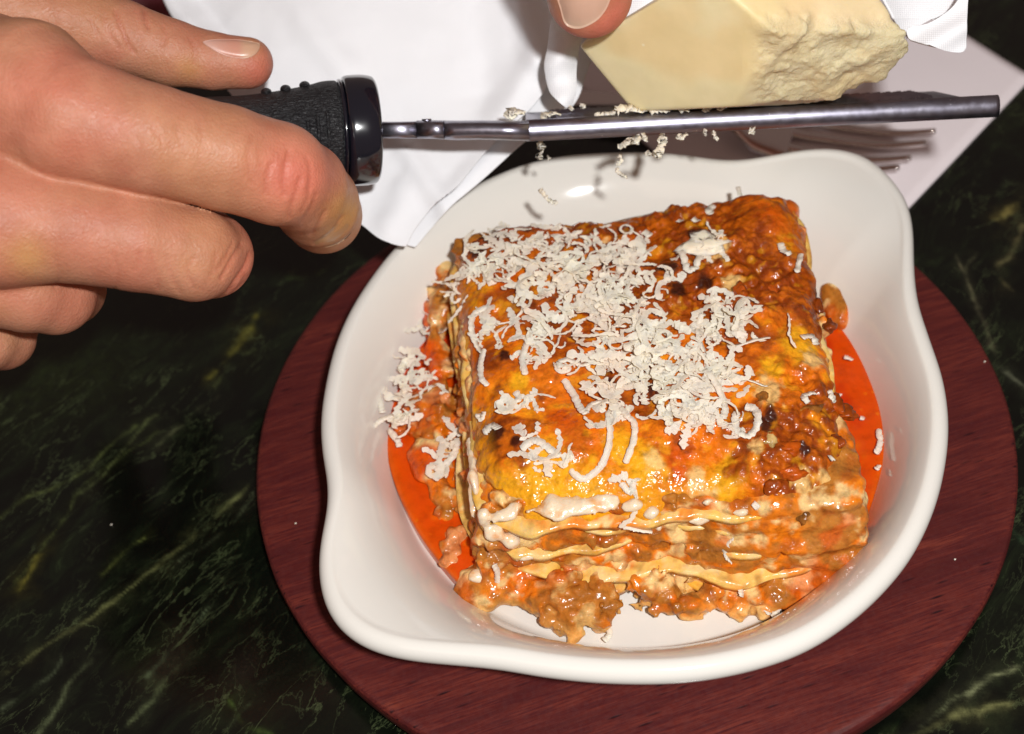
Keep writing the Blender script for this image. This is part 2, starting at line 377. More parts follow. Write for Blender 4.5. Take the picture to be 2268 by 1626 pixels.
# ------------------------------------------------------------------ tabletop
def axis_coords(a, b, h, lo, hi):
    inner = np.arange(a, b, h); left = a-np.geomspace(.3, a-lo, 14)[::-1]; right = inner[-1]+np.geomspace(.3, hi-b, 14)
    return np.concatenate([left, inner, right])
gx = axis_coords(-17, 19, .065, -60, 60); gy = axis_coords(-10, 14, .065, -35, 60)
X, Y = np.meshgrid(gx, gy, indexing='ij'); P = np.stack([X, Y, 0*X], -1)
Q = px(P.reshape(-1, 3)).reshape(P.shape[:2]+(2,))
veins = [  # layout polylines, half width (cm), colour strength
    ([(20, 1310), (60, 1250), (100, 1200), (150, 1140), (200, 1060), (300, 990), (345, 950)], .05, (.035, .045, .012)),
    ([(40, 1310), (60, 1270), (80, 1230)], .12, (.16, .14, .02)),
    ([(0, 1500), (90, 1440), (180, 1380), (290, 1300), (385, 1230), (450, 1170), (520, 1110), (570, 1050)], .075, (.13, .14, .05)),
    ([(350, 980), (400, 935), (450, 900), (490, 875)], .07, (.14, .15, .07)),
    ([(180, 1090), (230, 1050), (300, 960), (350, 915)], .045, (.07, .085, .03)),
    ([(0, 1150), (60, 1110), (160, 1060), (250, 980), (300, 945)], .06, (.06, .075, .022)),
    ([(470, 830), (510, 790), (545, 740), (565, 700)], .12, (.15, .135, .02)),
    ([(480, 850), (520, 800), (560, 770)], .09, (.05, .06, .02)),
    ([(0, 1570), (50, 1530), (110, 1490), (140, 1460)], .06, (.06, .075, .04)),
    ([(220, 1270), (270, 1225), (320, 1190)], .05, (.07, .085, .02)),
    ([(330, 1500), (370, 1440), (410, 1400), (460, 1350)], .05, (.06, .08, .04)),
    ([(260, 1620), (330, 1560), (360, 1510), (400, 1460)], .06, (.09, .11, .05)),
    ([(350, 1380), (400, 1430), (380, 1500)], .045, (.11, .12, .05)),
    ([(500, 1626), (560, 1560), (590, 1530)], .05, (.08, .11, .05)),
    ([(560, 1530), (640, 1480), (700, 1440)], .09, (.04, .055, .03)),
    ([(500, 1560), (540, 1600), (600, 1626)], .07, (.06, .1, .02)),
    ([(90, 1626), (130, 1560), (160, 1500), (220, 1440)], .055, (.07, .085, .04)),
    ([(1990, 1640), (2060, 1600), (2160, 1580), (2268, 1555)], .09, (.16, .16, .06)),
    ([(2140, 1550), (2200, 1500), (2268, 1465)], .08, (.15, .16, .08)),
    ([(2030, 1600), (2100, 1560), (2150, 1540), (2200, 1510)], .045, (.09, .1, .05)),
    ([(2110, 560), (2150, 640), (2175, 700), (2200, 760), (2210, 800)], .06, (.10, .09, .05)),
    ([(2160, 560), (2140, 600), (2155, 660)], .05, (.06, .06, .03)),
    ([(2268, 445), (2230, 470), (2180, 500)], .12, (.17, .14, .04)),
    ([(2190, 790), (2240, 840), (2290, 880)], .055, (.09, .095, .06)),
    ([(2268, 500), (2240, 560), (2210, 600), (2250, 640)], .09, (.11, .095, .04)),
    ([(2050, 590), (2100, 560), (2140, 520)], .09, (.05, .065, .02)),
    ([(2200, 1130), (2268, 1190)], .08, (.02, .045, .02)),
    ([(640, 620), (700, 600), (760, 560)], .12, (.025, .04, .012)),
    ([(400, 1250), (520, 1150), (560, 1090)], .04, (.05, .06, .03)),
]
vc = np.zeros(P.shape[:2]+(3,)); wob = np.stack([fbm(P, 1.1, 4, 3.), fbm(P, 1.1, 4, 23.)], -1)*.13
XY = P[..., :2]+wob
nz1 = fbm(P, 2.2, 3, 11.); nz2 = np.clip(.62+1.1*fbm(P, 1.6, 3, 31.), .05, 1.3)
for pts, wd, cc in veins:
    a = W([p[0] for p in pts], [p[1] for p in pts], 0.)[:, :2]; pl = catmull(a, len(a)*4)
    lo_, hi_ = pl.min(0)-1, pl.max(0)+1
    m = (XY[..., 0] > lo_[0]) & (XY[..., 0] < hi_[0]) & (XY[..., 1] > lo_[1]) & (XY[..., 1] < hi_[1])
    if not m.any(): continue
    q = XY[m]; best = np.full(len(q), 99.)
    for i in range(len(pl)-1):
        ba = pl[i+1]-pl[i]; t = np.clip(((q-pl[i])@ba)/(ba@ba+1e-9), 0, 1); best = np.minimum(best, np.linalg.norm(q-pl[i]-t[:, None]*ba, axis=1))
    wdl = wd*(.95+.8*nz1[m]); k = 1.7*np.exp(-(best/np.maximum(wdl*.8, .035))**2)+.16*np.exp(-(best/(wdl*3+.1))**2)
    vc[m] += (k*nz2[m])[:, None]*np.array(cc)*.52
# soft green clouds
cl = np.clip(fbm(P, .16, 3, 5.)+.05, 0, 1)
left = sstep(-8, -15, X+.2*Y)
vc += (cl*(.25+left))[..., None]*np.array([.009, .014, .002])
V0, F0 = thick_grid(P, np.broadcast_to([0, 0, 1.], P.shape), 2.0)
tag(build('marble_tabletop', V0, F0[:, ::-1], marb, col=np.concatenate([vc.reshape(-1, 3)]*2)), kind='structure')

# ------------------------------------------------------------------ wooden board
ZB = 1.2
prof = [(0, .0), (.14, 9.0), (.16, 9.25), (.30, 9.48), (.62, 9.66), (.95, 9.70), (1.10, 9.68), (1.17, 9.62), (1.20, 9.52), (1.20, 9.2), (1.20, 0.0)]
pp = []
for (a, ra), (b, rb) in zip(prof[:-1], prof[1:]):
    for t in np.linspace(0, 1, 4, endpoint=False): pp.append((a+(b-a)*t, ra+(rb-ra)*t))
pp.append(prof[-1])
pp = [(max(z, .14), max(r, .02)) for z, r in pp]
L = lathe(pp, np.zeros(3), np.array([0, 0, 1.]), np.array([0, 1., 0]), 220)
L += fbm(L, .5, 2, 4.)[..., None]*.015
n_, m_ = L.shape[:2]
bo = build('wooden_board', L.reshape(-1, 3), grid_faces(n_, m_, True), wood, loc=(0, 0, .14))
tag(bo, 'round dark red wooden serving board under the white gratin dish', 'serving board')

# ------------------------------------------------------------------ gratin dish
DC = np.array([0., -.9])
outl = [(740, 760), (718, 850), (708, 930), (712, 1000), (722, 1060), (722, 1120), (712, 1170), (703, 1230), (706, 1290), (722, 1345), (760, 1395), (820, 1430), (900, 1450), (1000, 1460), (1100, 1470), (1200, 1487), (1320, 1500), (1450, 1503), (1560, 1495), (1680, 1470), (1790, 1430), (1890, 1365), (1970, 1290), (2030, 1210), (2075, 1110), (2098, 1010), (2103, 920), (2090, 830), (2060, 740), (2035, 660), (2026, 580), (2024, 500), (2010, 440), (1975, 390), (1917, 342), (1840, 325), (1764, 332), (1630, 352), (1494, 337), (1401, 334), (1307, 337), (1241, 343), (1159, 361), (1077, 394), (1000, 436), (930, 490), (865, 553), (820, 610), (775, 680)]
po = catmull(W([p[0] for p in outl], [p[1] for p in outl], 4.03)[:, :2], 720, True)
th = np.arctan2(po[:, 1]-DC[1], po[:, 0]-DC[0]); rr = np.hypot(po[:, 0]-DC[0], po[:, 1]-DC[1])
TH = np.linspace(-np.pi, np.pi, 400, endpoint=False); o_ = np.argsort(th)
RO = np.interp(TH, th[o_], rr[o_], period=2*np.pi)
ker = np.hanning(13); ker /= ker.sum(); RO = np.convolve(np.r_[RO[-6:], RO, RO[:6]], ker, 'valid')
R0, ZF, ZR = 5.95, 1.72, 4.12         # floor radius, floor height, rim height
def dish_in(r, ro):                    # interior height at radius r where outline is ro
    rin = ro-.42
    s = np.clip((r-R0)/(rin-R0), 0, 1)
    e = np.where(ro > 8.3, .75, .95)
    lug = np.clip((ro-7.9)/1.5, 0, 1)
    g_n = .42*s+.58*(1-(1-s)**2)
    g_l = np.where(s < .45, 1.65*s, .7425+(s-.45)*.22+.0)
    g = g_n*(1-lug)+(.15*s+.85*(1-(1-s)**2.6)+.0*g_l)*lug
    return ZF+(ZR-.045-ZF)*g
rows = []
sr = np.concatenate([np.linspace(.02, 1, 10)*R0*.97])
for r in sr: rows.append((np.full(400, r), np.full(400, ZF)))
for k in np.linspace(0, 1, 26):
    r = R0+(RO-.42-R0)*k; rows.append((r, dish_in(r, RO)+.10*np.exp(-((k)/.05)**2)*0))
for a in np.linspace(0, 1, 22)[1:]:
    ang = math.radians(118-208*a)      # bead around the lip
    rows.append((RO-.29+.29*math.cos(ang), np.full(400, ZR-.29+.29*math.sin(ang))))
for k in np.linspace(0, 1, 12)[1:]:
    ra = RO-.30; rb = np.full(400, 5.7); rows.append((ra+(rb-ra)*k**1.25, np.full(400, (ZR-.56)+(1.34-(ZR-.56))*k**.8)))
for r, z in ((5.6, 1.21), (5.25, 1.21), (5.15, 1.36), (2., 1.36), (.02, 1.36)): rows.append((np.full(400, r), np.full(400, z)))
Rr = np.array([a for a, b in rows]); Zr = np.array([b for a, b in rows])
# soften the floor/wall corner and interior along the profile
for _ in range(3):
    Zs = Zr.copy(); Zs[6:34] = .25*Zr[5:33]+.5*Zr[6:34]+.25*Zr[7:35]; Zr = Zs
DP = np.stack([DC[0]+Rr*np.cos(TH), DC[1]+Rr*np.sin(TH), Zr], -1)
gd = build('gratin_dish', DP.reshape(-1, 3), grid_faces(len(rows), 400, True)[:, ::-1], porc, loc=(0, -.9, 1.21))
tag(gd, 'white glazed porcelain gratin dish with two rounded ears on the red board', 'dish')

# ------------------------------------------------------------------ lasagna
BQ = np.array([(-4.45, -4.75), (4.35, -6.0), (5.25, 3.7), (-4.0, 4.1)])   # footprint at the floor
TQ = np.array([(-3.70, -4.35), (4.18, -5.15), (5.10, 3.95), (-3.78, 4.30)])  # footprint at the top
ZL, ZT = 1.9, 4.75
lasag = empty('lasagna', (0, -.9, ZF+.02))
tag(lasag, 'square portion of baked meat lasagna with browned top in the white dish', 'lasagna')
def quadsd(P, grow=0.):
    t = np.clip((P[..., 2]-ZL)/(ZT-ZL), 0, 1)[..., None]
    C = [BQ[i]*(1-t)+TQ[i]*t for i in range(4)]
    d = np.full(P.shape[:-1], -99.)
    for i in range(4):
        a, b = C[i], C[(i+1) % 4]; e = b-a; n = np.stack([e[..., 1], -e[..., 0]], -1)/np.linalg.norm(e, axis=-1, keepdims=True)
        d = smin_max(d, ((P[..., :2]-a)*n).sum(-1), .35)
    return d-grow
def smin_max(a, b, k):
    h = np.clip(.5-.5*(b-a)/k, 0, 1); return b*(1-h)+a*h+k*h*(1-h)
def blobs(P2, lst, z=4.8):
    """sum of soft discs, given in layout units, evaluated on world xy"""
    r = np.zeros(P2.shape[:-1])
    for x, y, rad in lst:
        c = W(x, y, z)[:2]; s = rad/100.
        d2 = (P2[..., 0]-c[0])**2/(s*s)+(P2[..., 1]-c[1])**2/(s*s*1.7)
        r = np.maximum(r, np.exp(-d2*.9))
    return r
C_OR = np.array([.72, .165, .004]); C_YE = np.array([.80, .36, .010]); C_BR = np.array([.30, .050, .002]); C_DK = np.array([.055, .010, .003])
C_RD = np.array([.55, .050, .001]); C_CR = np.array([.80, .52, .19]); C_ME = np.array([.33, .115, .016]); C_PA = np.array([.80, .50, .13])
# --- top crust
brown = [(1100, 530, 80), (1060, 520, 45), (1200, 480, 80), (1300, 470, 90), (1400, 480, 90), (1500, 480, 90), (1600, 520, 80), (1350, 560, 80), (1550, 640, 110), (1700, 640, 90), (1790, 690, 60), (1480, 600, 60), (1650, 590, 80), (1250, 740, 75), (1420, 700, 80), (1160, 690, 50), (1350, 860, 50), (1740, 990, 90), (1850, 890, 60), (1660, 960, 55), (1860, 1010, 45), (1125, 980, 50), (1740, 1050, 55), (1085, 800, 35), (1440, 880, 45), (1620, 740, 60)]
dark = [(1480, 600, 26), (1350, 862, 18), (1440, 880, 15), (1145, 988, 13), (1100, 972, 26), (1885, 880, 26), (1705, 935, 16), (1825, 640, 24), (1540, 530, 26), (1060, 560, 30), (1560, 640, 26), (1500, 660, 22), (1690, 950, 18), (1120, 800, 16), (1840, 690, 22), (1330, 590, 26), (1780, 1000, 14)]
yell = [(1150, 860, 34), (1200, 1060, 90), (1120, 1085, 50), (1420, 1045, 70), (1380, 1010, 50), (1775, 770, 60), (1710, 830, 36), (1600, 1070, 50), (1625, 1040, 40), (1790, 740, 40), (1300, 1090, 80), (1040, 900, 30), (1020, 740, 30)]
redo = [(1650, 430, 80), (1500, 450, 45), (1700, 500, 50), (1500, 1030, 40), (1250, 940, 40), (1120, 640, 40), (1060, 740, 36), (1800, 560, 36), (1490, 900, 30), (1380, 930, 30)]
crea = [(1780, 1060, 24), (1700, 880, 36), (1560, 1090, 30), (1840, 1050, 26), (1800, 800, 30), (1620, 640, 26), (1450, 1030, 24), (1590, 570, 30), (1540, 1060, 26), (1670, 1000, 18)]
meat = [(1740, 1000, 110), (1860, 900, 80), (1800, 960, 80), (1840, 1060, 70), (1730, 1080, 60), (1560, 640, 120), (1690, 650, 90), (1350, 560, 80), (1500, 500, 100), (1620, 560, 60), (1780, 860, 60), (1250, 520, 80)]
NU, NV = 260, 250
u = np.linspace(0, 1, NU)[:, None]; v = np.linspace(0, 1, NV)[None]
A, B_, C3, D_ = TQ
XY = (A*((1-u)*(1-v))[..., None]+B_*(u*(1-v))[..., None]+C3*(u*v)[..., None]+D_*((1-u)*v)[..., None])
P = np.concatenate([XY, np.zeros((NU, NV, 1))], -1)
edge = np.minimum(np.minimum(u, 1-u)*8.3, np.minimum(v, 1-v)*8.7)
er = fbm(P, 1.1, 3, 50.)
out_dir = np.stack([np.where(u < .5, -1, 1)*np.exp(-np.minimum(u, 1-u)*8.3/.35)+0*v, np.where(v < .5, -1.7, 1)*np.exp(-np.minimum(v, 1-v)*8.7/.35)+0*u], -1)
cor = np.exp(-(np.minimum(u, 1-u)*8.3/.75)**2-(np.minimum(v, 1-v)*8.7/.75)**2)[..., None]
XY = XY+(TQ.mean(0)-XY)*cor*.085*(1+.5*er)[..., None]
XY = XY+out_dir*(er*.16+.05+.05*fbm(P, 4., 2, 9.))[..., None]
P = np.concatenate([XY, np.zeros((NU, NV, 1))], -1)
mB, mD, mY, mR, mC, mM = [blobs(XY, q) for q in (brown, dark, yell, redo, crea, meat)]
sheet_front = sstep(1540, 1500, px(np.concatenate([XY, np.full((NU, NV, 1), 4.8)], -1).reshape(-1, 3)).reshape(NU, NV, 2)[..., 0]+.25*(px(np.concatenate([XY, np.full((NU, NV, 1), 4.8)], -1).reshape(-1, 3)).reshape(NU, NV, 2)[..., 1]-1100)*-1)*sstep(-1.2, -2.6, XY[..., 1])
w1 = worley(P, 2.6, 3.); w2 = worley(P, 5.2, 8.)
lump = (.55-w1)*.26+(.5-w2)*.12
H = 4.92+.16*fbm(P, .35, 2, 2.)+.11*fbm(P, 1.0, 2, 14.)+.028*fbm(P, 3.2, 2, 5.)
H += lump*np.clip(mM*1.15+.22*np.clip(1-mY, 0, 1), 0, 1)*(1-sheet_front*.9)
H -= sheet_front*.06
H += blobs(XY, [(1650, 430, 120), (1700, 480, 80)])*.22-blobs(XY, [(1250, 430, 100)])*.05+mD*.05
H += .12*sstep(0, 2, edge)
H -= .55*np.exp(-edge/.16)*(.7+.4*er)+.15*np.exp(-edge/.6)
TOPX, TOPH = XY.reshape(-1, 2), H.reshape(-1)
n3 = fbm(P, 1.3, 4, 77.); n4 = fbm(P, 3.2, 4, 17.); n5 = fbm(P, 7., 3, 27.)
col = np.tile(C_OR, (NU, NV, 1))
def lay(c, k, mcol):
    k = np.clip(k, 0, 1)[..., None]; return c*(1-k)+mcol*k
col = lay(col, sstep(.25, 1., n3+.3)*.35, C_YE)
col = lay(col, sstep(.0, .8, -n3)*.5, C_BR*1.4)
col = lay(col, sstep(.3, .9, mR+.45*n4)*.8, C_RD*np.array([1.05, 1.4, 1]))
col = lay(col, sstep(.0, .5, n5+.4*n4)*.35, C_BR*1.8)
col = lay(col, sstep(.42, .85, mY+.30*n4), C_YE)
backm = sstep(-1.2, 2.2, XY[..., 1]+.8*n3)
col = lay(col, backm*.45*(1-np.clip(mR, 0, 1)*.6), np.array([.36, .075, .003]))
col = lay(col, sstep(.14, .62, mB+.40*n4+.2*n3)*.95, C_BR*np.array([.8, .72, 1]))
col = lay(col, sstep(.1, .5, mB+.4*n5)*sstep(.1, .5, n4)*.5, C_OR)
col = lay(col, sstep(.35, .85, mB+.5*n5-.1)*.5*(w2 < .35), C_OR*.8)
col = lay(col, sstep(.35, .9, n4+.35*n5)*.6*(1-sheet_front), C_BR)
col = lay(col, sstep(.35, .8, -n4+.4*n5)*.45, C_YE*.95)
col = lay(col, sstep(.35, .75, mC+.30*n5)*.8, C_CR)
col = lay(col, sstep(.30, .75, mD+.25*n5), C_DK)
col = lay(col, np.clip(sheet_front-.1, 0, 1)*sstep(.5, 0, edge)*.7, C_YE*1.02)
Pt = np.concatenate([XY, H[..., None]], -1)
# solid: skirt folded under
Vt, Ft = thick_grid(Pt, np.broadcast_to([0, 0, 1.], Pt.shape), .22)
build('baked_crust', Vt, Ft[:, ::-1] if False else Ft, crustM, lasag, col=np.concatenate([col.reshape(-1, 3)]*2))
def topz(x, y):
    i = np.argmin((TOPX[:, 0]-x)**2+(TOPX[:, 1]-y)**2); return TOPH[i], math.hypot(TOPX[i, 0]-x, TOPX[i, 1]-y)

# --- meat and sauce filling, one continuous lumpy body
spill = [  # (layout x, y, z, radii) lumps that slid out of the block
    (1240, 1310, 2.25, (.75, .6, .5)), (1310, 1330, 2.2, (.7, .6, .45)), (1255, 1365, 2.05, (.6, .45, .35)), (1340, 1375, 2.0, (.35, .3, .28)), (1200, 1335, 2.0, (.35, .35, .28)),
    (1450, 1300, 2.2, (.9, .55, .4)), (1540, 1335, 2.05, (.75, .42, .32)), (1640, 1310, 2.1, (.9, .5, .4)), (1740, 1300, 2.15, (.8, .45, .38)), (1830, 1275, 2.3, (.7, .45, .35)), (1690, 1335, 1.95, (.6, .25, .22)),
    (1100, 1290, 2.15, (.6, .5, .35)), (1060, 1300, 2.05, (.45, .4, .28)), (1160, 1310, 2.0, (.35, .35, .25)),
    (960, 900, 2.45, (.5, .9, .4)), (970, 790, 2.6, (.45, .8, .45)), (950, 1020, 2.35, (.45, .6, .3)), (985, 1120, 2.3, (.4, .8, .3)), (930, 860, 2.3, (.5, .5, .25)), (975, 700, 2.8, (.4, .7, .5)), (985, 620, 3.0, (.35, .7, .5)), (900, 930, 2.25, (.35, .4, .2)), (1000, 1200, 2.2, (.35, .5, .25)),
    (1850, 660, 2.5, (.35, .5, .4)), (1855, 700, 2.4, (.25, .45, .3)),
]
spill3 = [(W(x, y, z), r) for x, y, z, r in spill]
def fill_sd(P):
    z = P[:, 2]
    d = quadsd(P, 0)-(-.05+.30*sstep(-.5, 1.5, P[:, 0]+.8*fbm(P, .5, 2, 4.)))*sstep(-2, -4, P[:, 1])
    d = d+.045*np.cos((z-2.0)/.56*2*np.pi)*sstep(4.6, 4.2, z)
    d = smin_max(d, z-4.52, .3); d = smin_max(d, 1.74-z, .1)
    for c, r in spill3: d = smin(d, ell(P, c, r), .22)
    near = np.abs(d) < .6
    r = np.zeros(len(P))
    q = P[near]
    msk = np.clip(.6+1.2*fbm(q, .55, 2, 61.), .15, 1)
    r[near] = ((.5-worley(q, 2.3, 1.))*.36+(.45-worley(q, 4.8, 5.))*.19)*msk+.12*fbm(q, 1.2, 2, 33.)
    return np.maximum(d-r, 1.735-z)
fv_, ff_ = implicit(fill_sd, (-6.2, -8.0, 1.6), (6.2, 4.8, 5.0), .062, .3)
def components(nv, F):
    lab = np.arange(nv)
    while True:
        m = lab[F].min(1); new = lab.copy()
        for i in range(4): np.minimum.at(new, F[:, i], m)
        new = new[new]
        if (new == lab).all(): return lab
        lab = new
lab = components(len(fv_), ff_); cn_ = np.bincount(lab, minlength=len(fv_)); keep = cn_[lab] > 400; mp = np.cumsum(keep)-1; ff_ = mp[ff_[keep[ff_[:, 0]]]]; fv_ = fv_[keep]
n1 = fbm(fv_, .8, 3, 70.); n2 = fbm(fv_, 2.2, 4, 80.); n3 = fbm(fv_*[1, 1, 2.2], 1.6, 3, 90.); w = worley(fv_, 2.5, 1.)
fc = np.tile(np.array([.46, .165, .022]), (len(fv_), 1))
fc = lay(fc, sstep(-.05, .35, n3), C_OR)
fc = lay(fc, sstep(.05, .4, n1+.3*n2), C_OR*np.array([1.05, 1.2, 2.]))
fc = lay(fc, sstep(.08, .42, n2+.3*n3), C_CR*np.array([1, 1.02, 1.15]))
fc = lay(fc, sstep(.3, .6, -n1+.35*n2)*.6, C_RD*np.array([1.1, 1.5, 1]))
fc = lay(fc, sstep(.22, .5, -n2)*.75, C_ME)
fc = lay(fc, sstep(.55, .8, w)*.55, C_BR*1.2)
pq = px(fv_)
clump = np.exp(-(((pq[:, 0]-1275)/95)**2+((pq[:, 1]-1345)/75)**2)*1.0)
fc = lay(fc, sstep(.25, .7, clump)*.8, C_ME*1.35*(1+.5*n2[:, None])); fc = lay(fc, sstep(.3, .7, clump)*sstep(.1, .4, n2)*.6, C_CR*.8)
rim = sstep(2.35, 1.95, fv_[:, 2])*sstep(.0, .4, n1+.3)
fc = lay(fc, rim*.6, C_CR*np.array([1, .9, .75]))
leftm = sstep(-4.3, -4.8, fv_[:, 0]); fc = lay(fc, leftm*sstep(-.1, .3, n1)*.8, C_RD*1.1)
build('meat_filling', fv_, ff_, fillM, lasag, col=np.clip(fc, 0, 1))

# --- pasta sheets
def sheet(z0, grow, seed, drop=.0, tilt=0., thick=.13, front=0., umax=1.):
    NU2, NV2 = 110, 100
    u = (np.linspace(0, 1, NU2)*umax)[:, None]; v = np.linspace(0, 1, NV2)[None]
    t = (z0-ZL)/(ZT-ZL); Cq = BQ*(1-t)+TQ*t
    cen = Cq.mean(0); Cq = cen+(Cq-cen)*(1+grow/4.4)
    XY = (Cq[0]*((1-u)*(1-v))[..., None]+Cq[1]*(u*(1-v))[..., None]+Cq[2]*(u*v)[..., None]+Cq[3]*((1-u)*v)[..., None])
    P = np.concatenate([XY, np.full((NU2, NV2, 1), z0)], -1)
    cor = np.exp(-(np.minimum(u, umax-u)/.09)**2-(np.minimum(v, 1-v)/.09)**2)[..., None]; P[..., :2] += (cen-P[..., :2])*cor*.06
    eu, ev = np.exp(-u/.07)+0*v, np.exp(-v/.07)+0*u; eu2, ev2 = np.exp(-(umax-u)/.07)+0*v, np.exp(-(1-v)/.07)+0*u
    nA = fbm(xyz(P[..., 0], P[..., 1], seed*3.1), .55, 3, seed); nB = fbm(xyz(P[..., 0], P[..., 1], seed*1.7), .4, 2, seed+9)
    P[..., 1] -= ev*(nA*.42+.05*fbm(P, 2.2, 2, seed)+front); P[..., 0] -= eu*nB*.25; P[..., 0] += eu2*nB*.22; P[..., 1] += ev2*nA*.15
    P[..., 2] += .13*fbm(xyz(P[..., 0], P[..., 1], seed), .45, 3, seed+3)+.025*fbm(P, 1.2, 2, seed)-drop*(ev+eu)*(1+.6*nA)+tilt*P[..., 0]
    P[..., 2] = np.maximum(P[..., 2], ZF+.2)
    N = normals(P)
    if N[..., 2].mean() < 0: N = -N
    Vt, Ft = thick_grid(P, N, thick)
    nn = fbm(Vt, 1.4, 4, seed+20); n2 = fbm(Vt, 3.5, 3, seed+40)
    c = np.tile(C_PA, (len(Vt), 1)); c = lay(c, sstep(.1, .6, nn)*.8, C_OR*1.05); c = lay(c, sstep(.1, .4, n2), C_CR*np.array([1., 1.08, 1.25])); c = lay(c, sstep(.25, .6, -nn)*.7, C_YE*1.05); c = lay(c, sstep(.35, .6, -n2)*.5, C_ME)
    return build('pasta_sheet', Vt, Ft, pastaM, lasag, col=np.clip(c, 0, 1))
sheet(2.12, .10, 1, .02, thick=.2); sheet(2.66, .18, 2, .06, .01, thick=.2); sheet(3.24, .12, 3, .05, -.01, thick=.19)
sheet(3.80, .13, 6, .07, -.01, thick=.18); sheet(4.32, .12, 7, .09, .015, front=.04, thick=.18)

# --- bechamel oozing from the layers
def on_front(x, y, out=.06):
    """point on the block side wall seen at layout (x, y)"""
    zs = np.linspace(1.9, 4.9, 61); Pp = W(np.full(61, x), np.full(61, y), zs); d = quadsd(Pp)
    return Pp[np.argmin(np.abs(d-out))]
bl = []
for x, y, a, b, c in [(1070, 1145, .16, .14, .30), (1095, 1180, .30, .18, .26), (1130, 1195, .2, .16, .2), (1130, 1140, .3, .12, .10), (1180, 1130, .4, .13, .10), (1240, 1122, .35, .15, .10), (1300, 1120, .35, .17, .13), (1350, 1115, .38, .18, .15), (1400, 1120, .36, .18, .16), (1440, 1135, .26, .17, .18), (1400, 1160, .22, .12, .14), (1460, 1170, .16, .1, .15),
                      (1045, 1010, .10, .35, .20), (1052, 1060, .10, .4, .20), (1050, 1110, .12, .3, .22), (1012, 760, .12, .45, .22), (1000, 720, .14, .3, .2), (1570, 1110, .25, .12, .14), (1640, 1130, .35, .12, .11), (1540, 1150, .3, .1, .10), (1820, 1130, .35, .12, .10), (1860, 1120, .3, .12, .12), (1180, 1230, .3, .12, .13), (1230, 1290, .22, .12, .10), (1530, 1345, .35, .22, .18), (1560, 1355, .25, .2, .15), (1420, 1290, .25, .14, .14), (1330, 1280, .3, .12, .12), (1110, 1310, .30, .14, .14), (1060, 1275, .25, .14, .14)]:
    bl.append((on_front(x, y), (a*.82, b*1.1, c*.8)))
def bech_sd(P):
    d = np.full(len(P), 9.)
    for c, r in bl: d = smin(d, ell(P, c, r), .12)
    return d-.085*fbm(P, 2.2, 3, 5.)
bv, bf = implicit(bech_sd, (-5.6, -8, 1.7), (5.6, 4.5, 5.2), .05, .15)
lab = components(len(bv), bf)
for g in np.unique(lab):
    vi = np.where(lab == g)[0]; mp = np.full(len(bv), -1); mp[vi] = np.arange(len(vi)); fs = bf[lab[bf[:, 0]] == g]
    if len(fs) > 8: build('bechamel', bv[vi], mp[fs], bechM, lasag)
# --- big meat crumbs on the top, pickable ones
def lumpy(name, c, r, mat, parent, colr, seed, rough=.3):
    bm = bmesh.new(); bmesh.ops.create_icosphere(bm, subdivisions=3, radius=1); v = np.array([q.co[:] for q in bm.verts]); f = [tuple(q.index for q in t.verts) for t in bm.faces]; bm.free()
    d = 1+rough*fbm(v, 1.3, 3, seed)+.15*(.5-worley(v, 2.2, seed)); v = v*d[:, None]*np.asarray(r)+np.asarray(c)
    n = fbm(v, 3., 3, seed); cc = np.tile(np.asarray(colr), (len(v), 1))*(1+.5*n[:, None])
    return build(name, v, f, mat, parent, col=np.clip(cc, 0, 1))
for i, (x, y, r, cc) in enumerate([(1705, 975, .17, C_CR*.7), (1745, 990, .22, C_BR*1.3), (1760, 1035, .2, C_BR*1.2), (1880, 880, .22, C_BR*.9), (1850, 870, .24, C_BR), (1815, 645, .18, C_BR*.8), (1840, 690, .18, C_BR*.7), (1800, 905, .2, C_ME), (1845, 1020, .2, C_BR), (1720, 1060, .2, C_BR), (1830, 1070, .2, C_ME), (1690, 890, .18, C_ME), (1640, 660, .2, C_BR*1.2), (1710, 640, .2, C_BR), (1120, 515, .22, C_BR*.8), (1070, 530, .2, C_BR*.5), (1420, 500, .2, C_BR), (1780, 1090, .2, C_ME), (1860, 960, .16, C_BR)]):
    q = W(x, y, 4.95); z, _ = topz(q[0], q[1]); lumpy('meat_crumb', (q[0], q[1], z-.05), (r*(1+.3*math.sin(i)), r*(1-.3*math.sin(i)), r*.62), crustM, lasag, cc, i*1.3, .6)

# ------------------------------------------------------------------ tomato sauce pooled beside the block
def pool(name, outer, inner, label, seed):
    n = 90; po = catmull(W([p[0] for p in outer], [p[1] for p in outer], 2.27), n); pi = catmull(W([p[0] for p in inner], [p[1] for p in inner], 2.27), n)
    k = np.linspace(0, 1, 40)[None, :, None]
    P = po[:, None]*(1-k)+pi[:, None]*k
    P[..., 2] = 2.27+.05*fbm(P, 1.3, 3, seed)*sstep(0, .3, k[..., 0])-.06*np.exp(-k[..., 0]/.03)
    N = np.broadcast_to([0, 0, 1.], P.shape)
    Vt, Ft = thick_grid(P, N, .5)
    nn = fbm(Vt, 1.1, 4, seed); kk = np.tile(np.broadcast_to(k[..., 0], (n, 40)).reshape(-1), 2)
    c = np.tile(np.array([.62, .060, .001]), (len(Vt), 1)); c = lay(c, sstep(.05, .5, nn)*sstep(.15, .5, kk), np.array([.50, .022, .001])); c = lay(c, sstep(.35, .6, -nn)*sstep(.1, .4, kk)*.8, C_OR)
    c = lay(c, np.exp(-kk/.05)*.7, np.array([.68, .13, .003]))
    Fo = Ft if seed > 1 else Ft[:, ::-1]
    o = build(name, Vt, Fo, sauceM, loc=P.reshape(-1, 3).mean(0), col=np.clip(c, 0, 1))
    return tag(o, label, 'sauce')
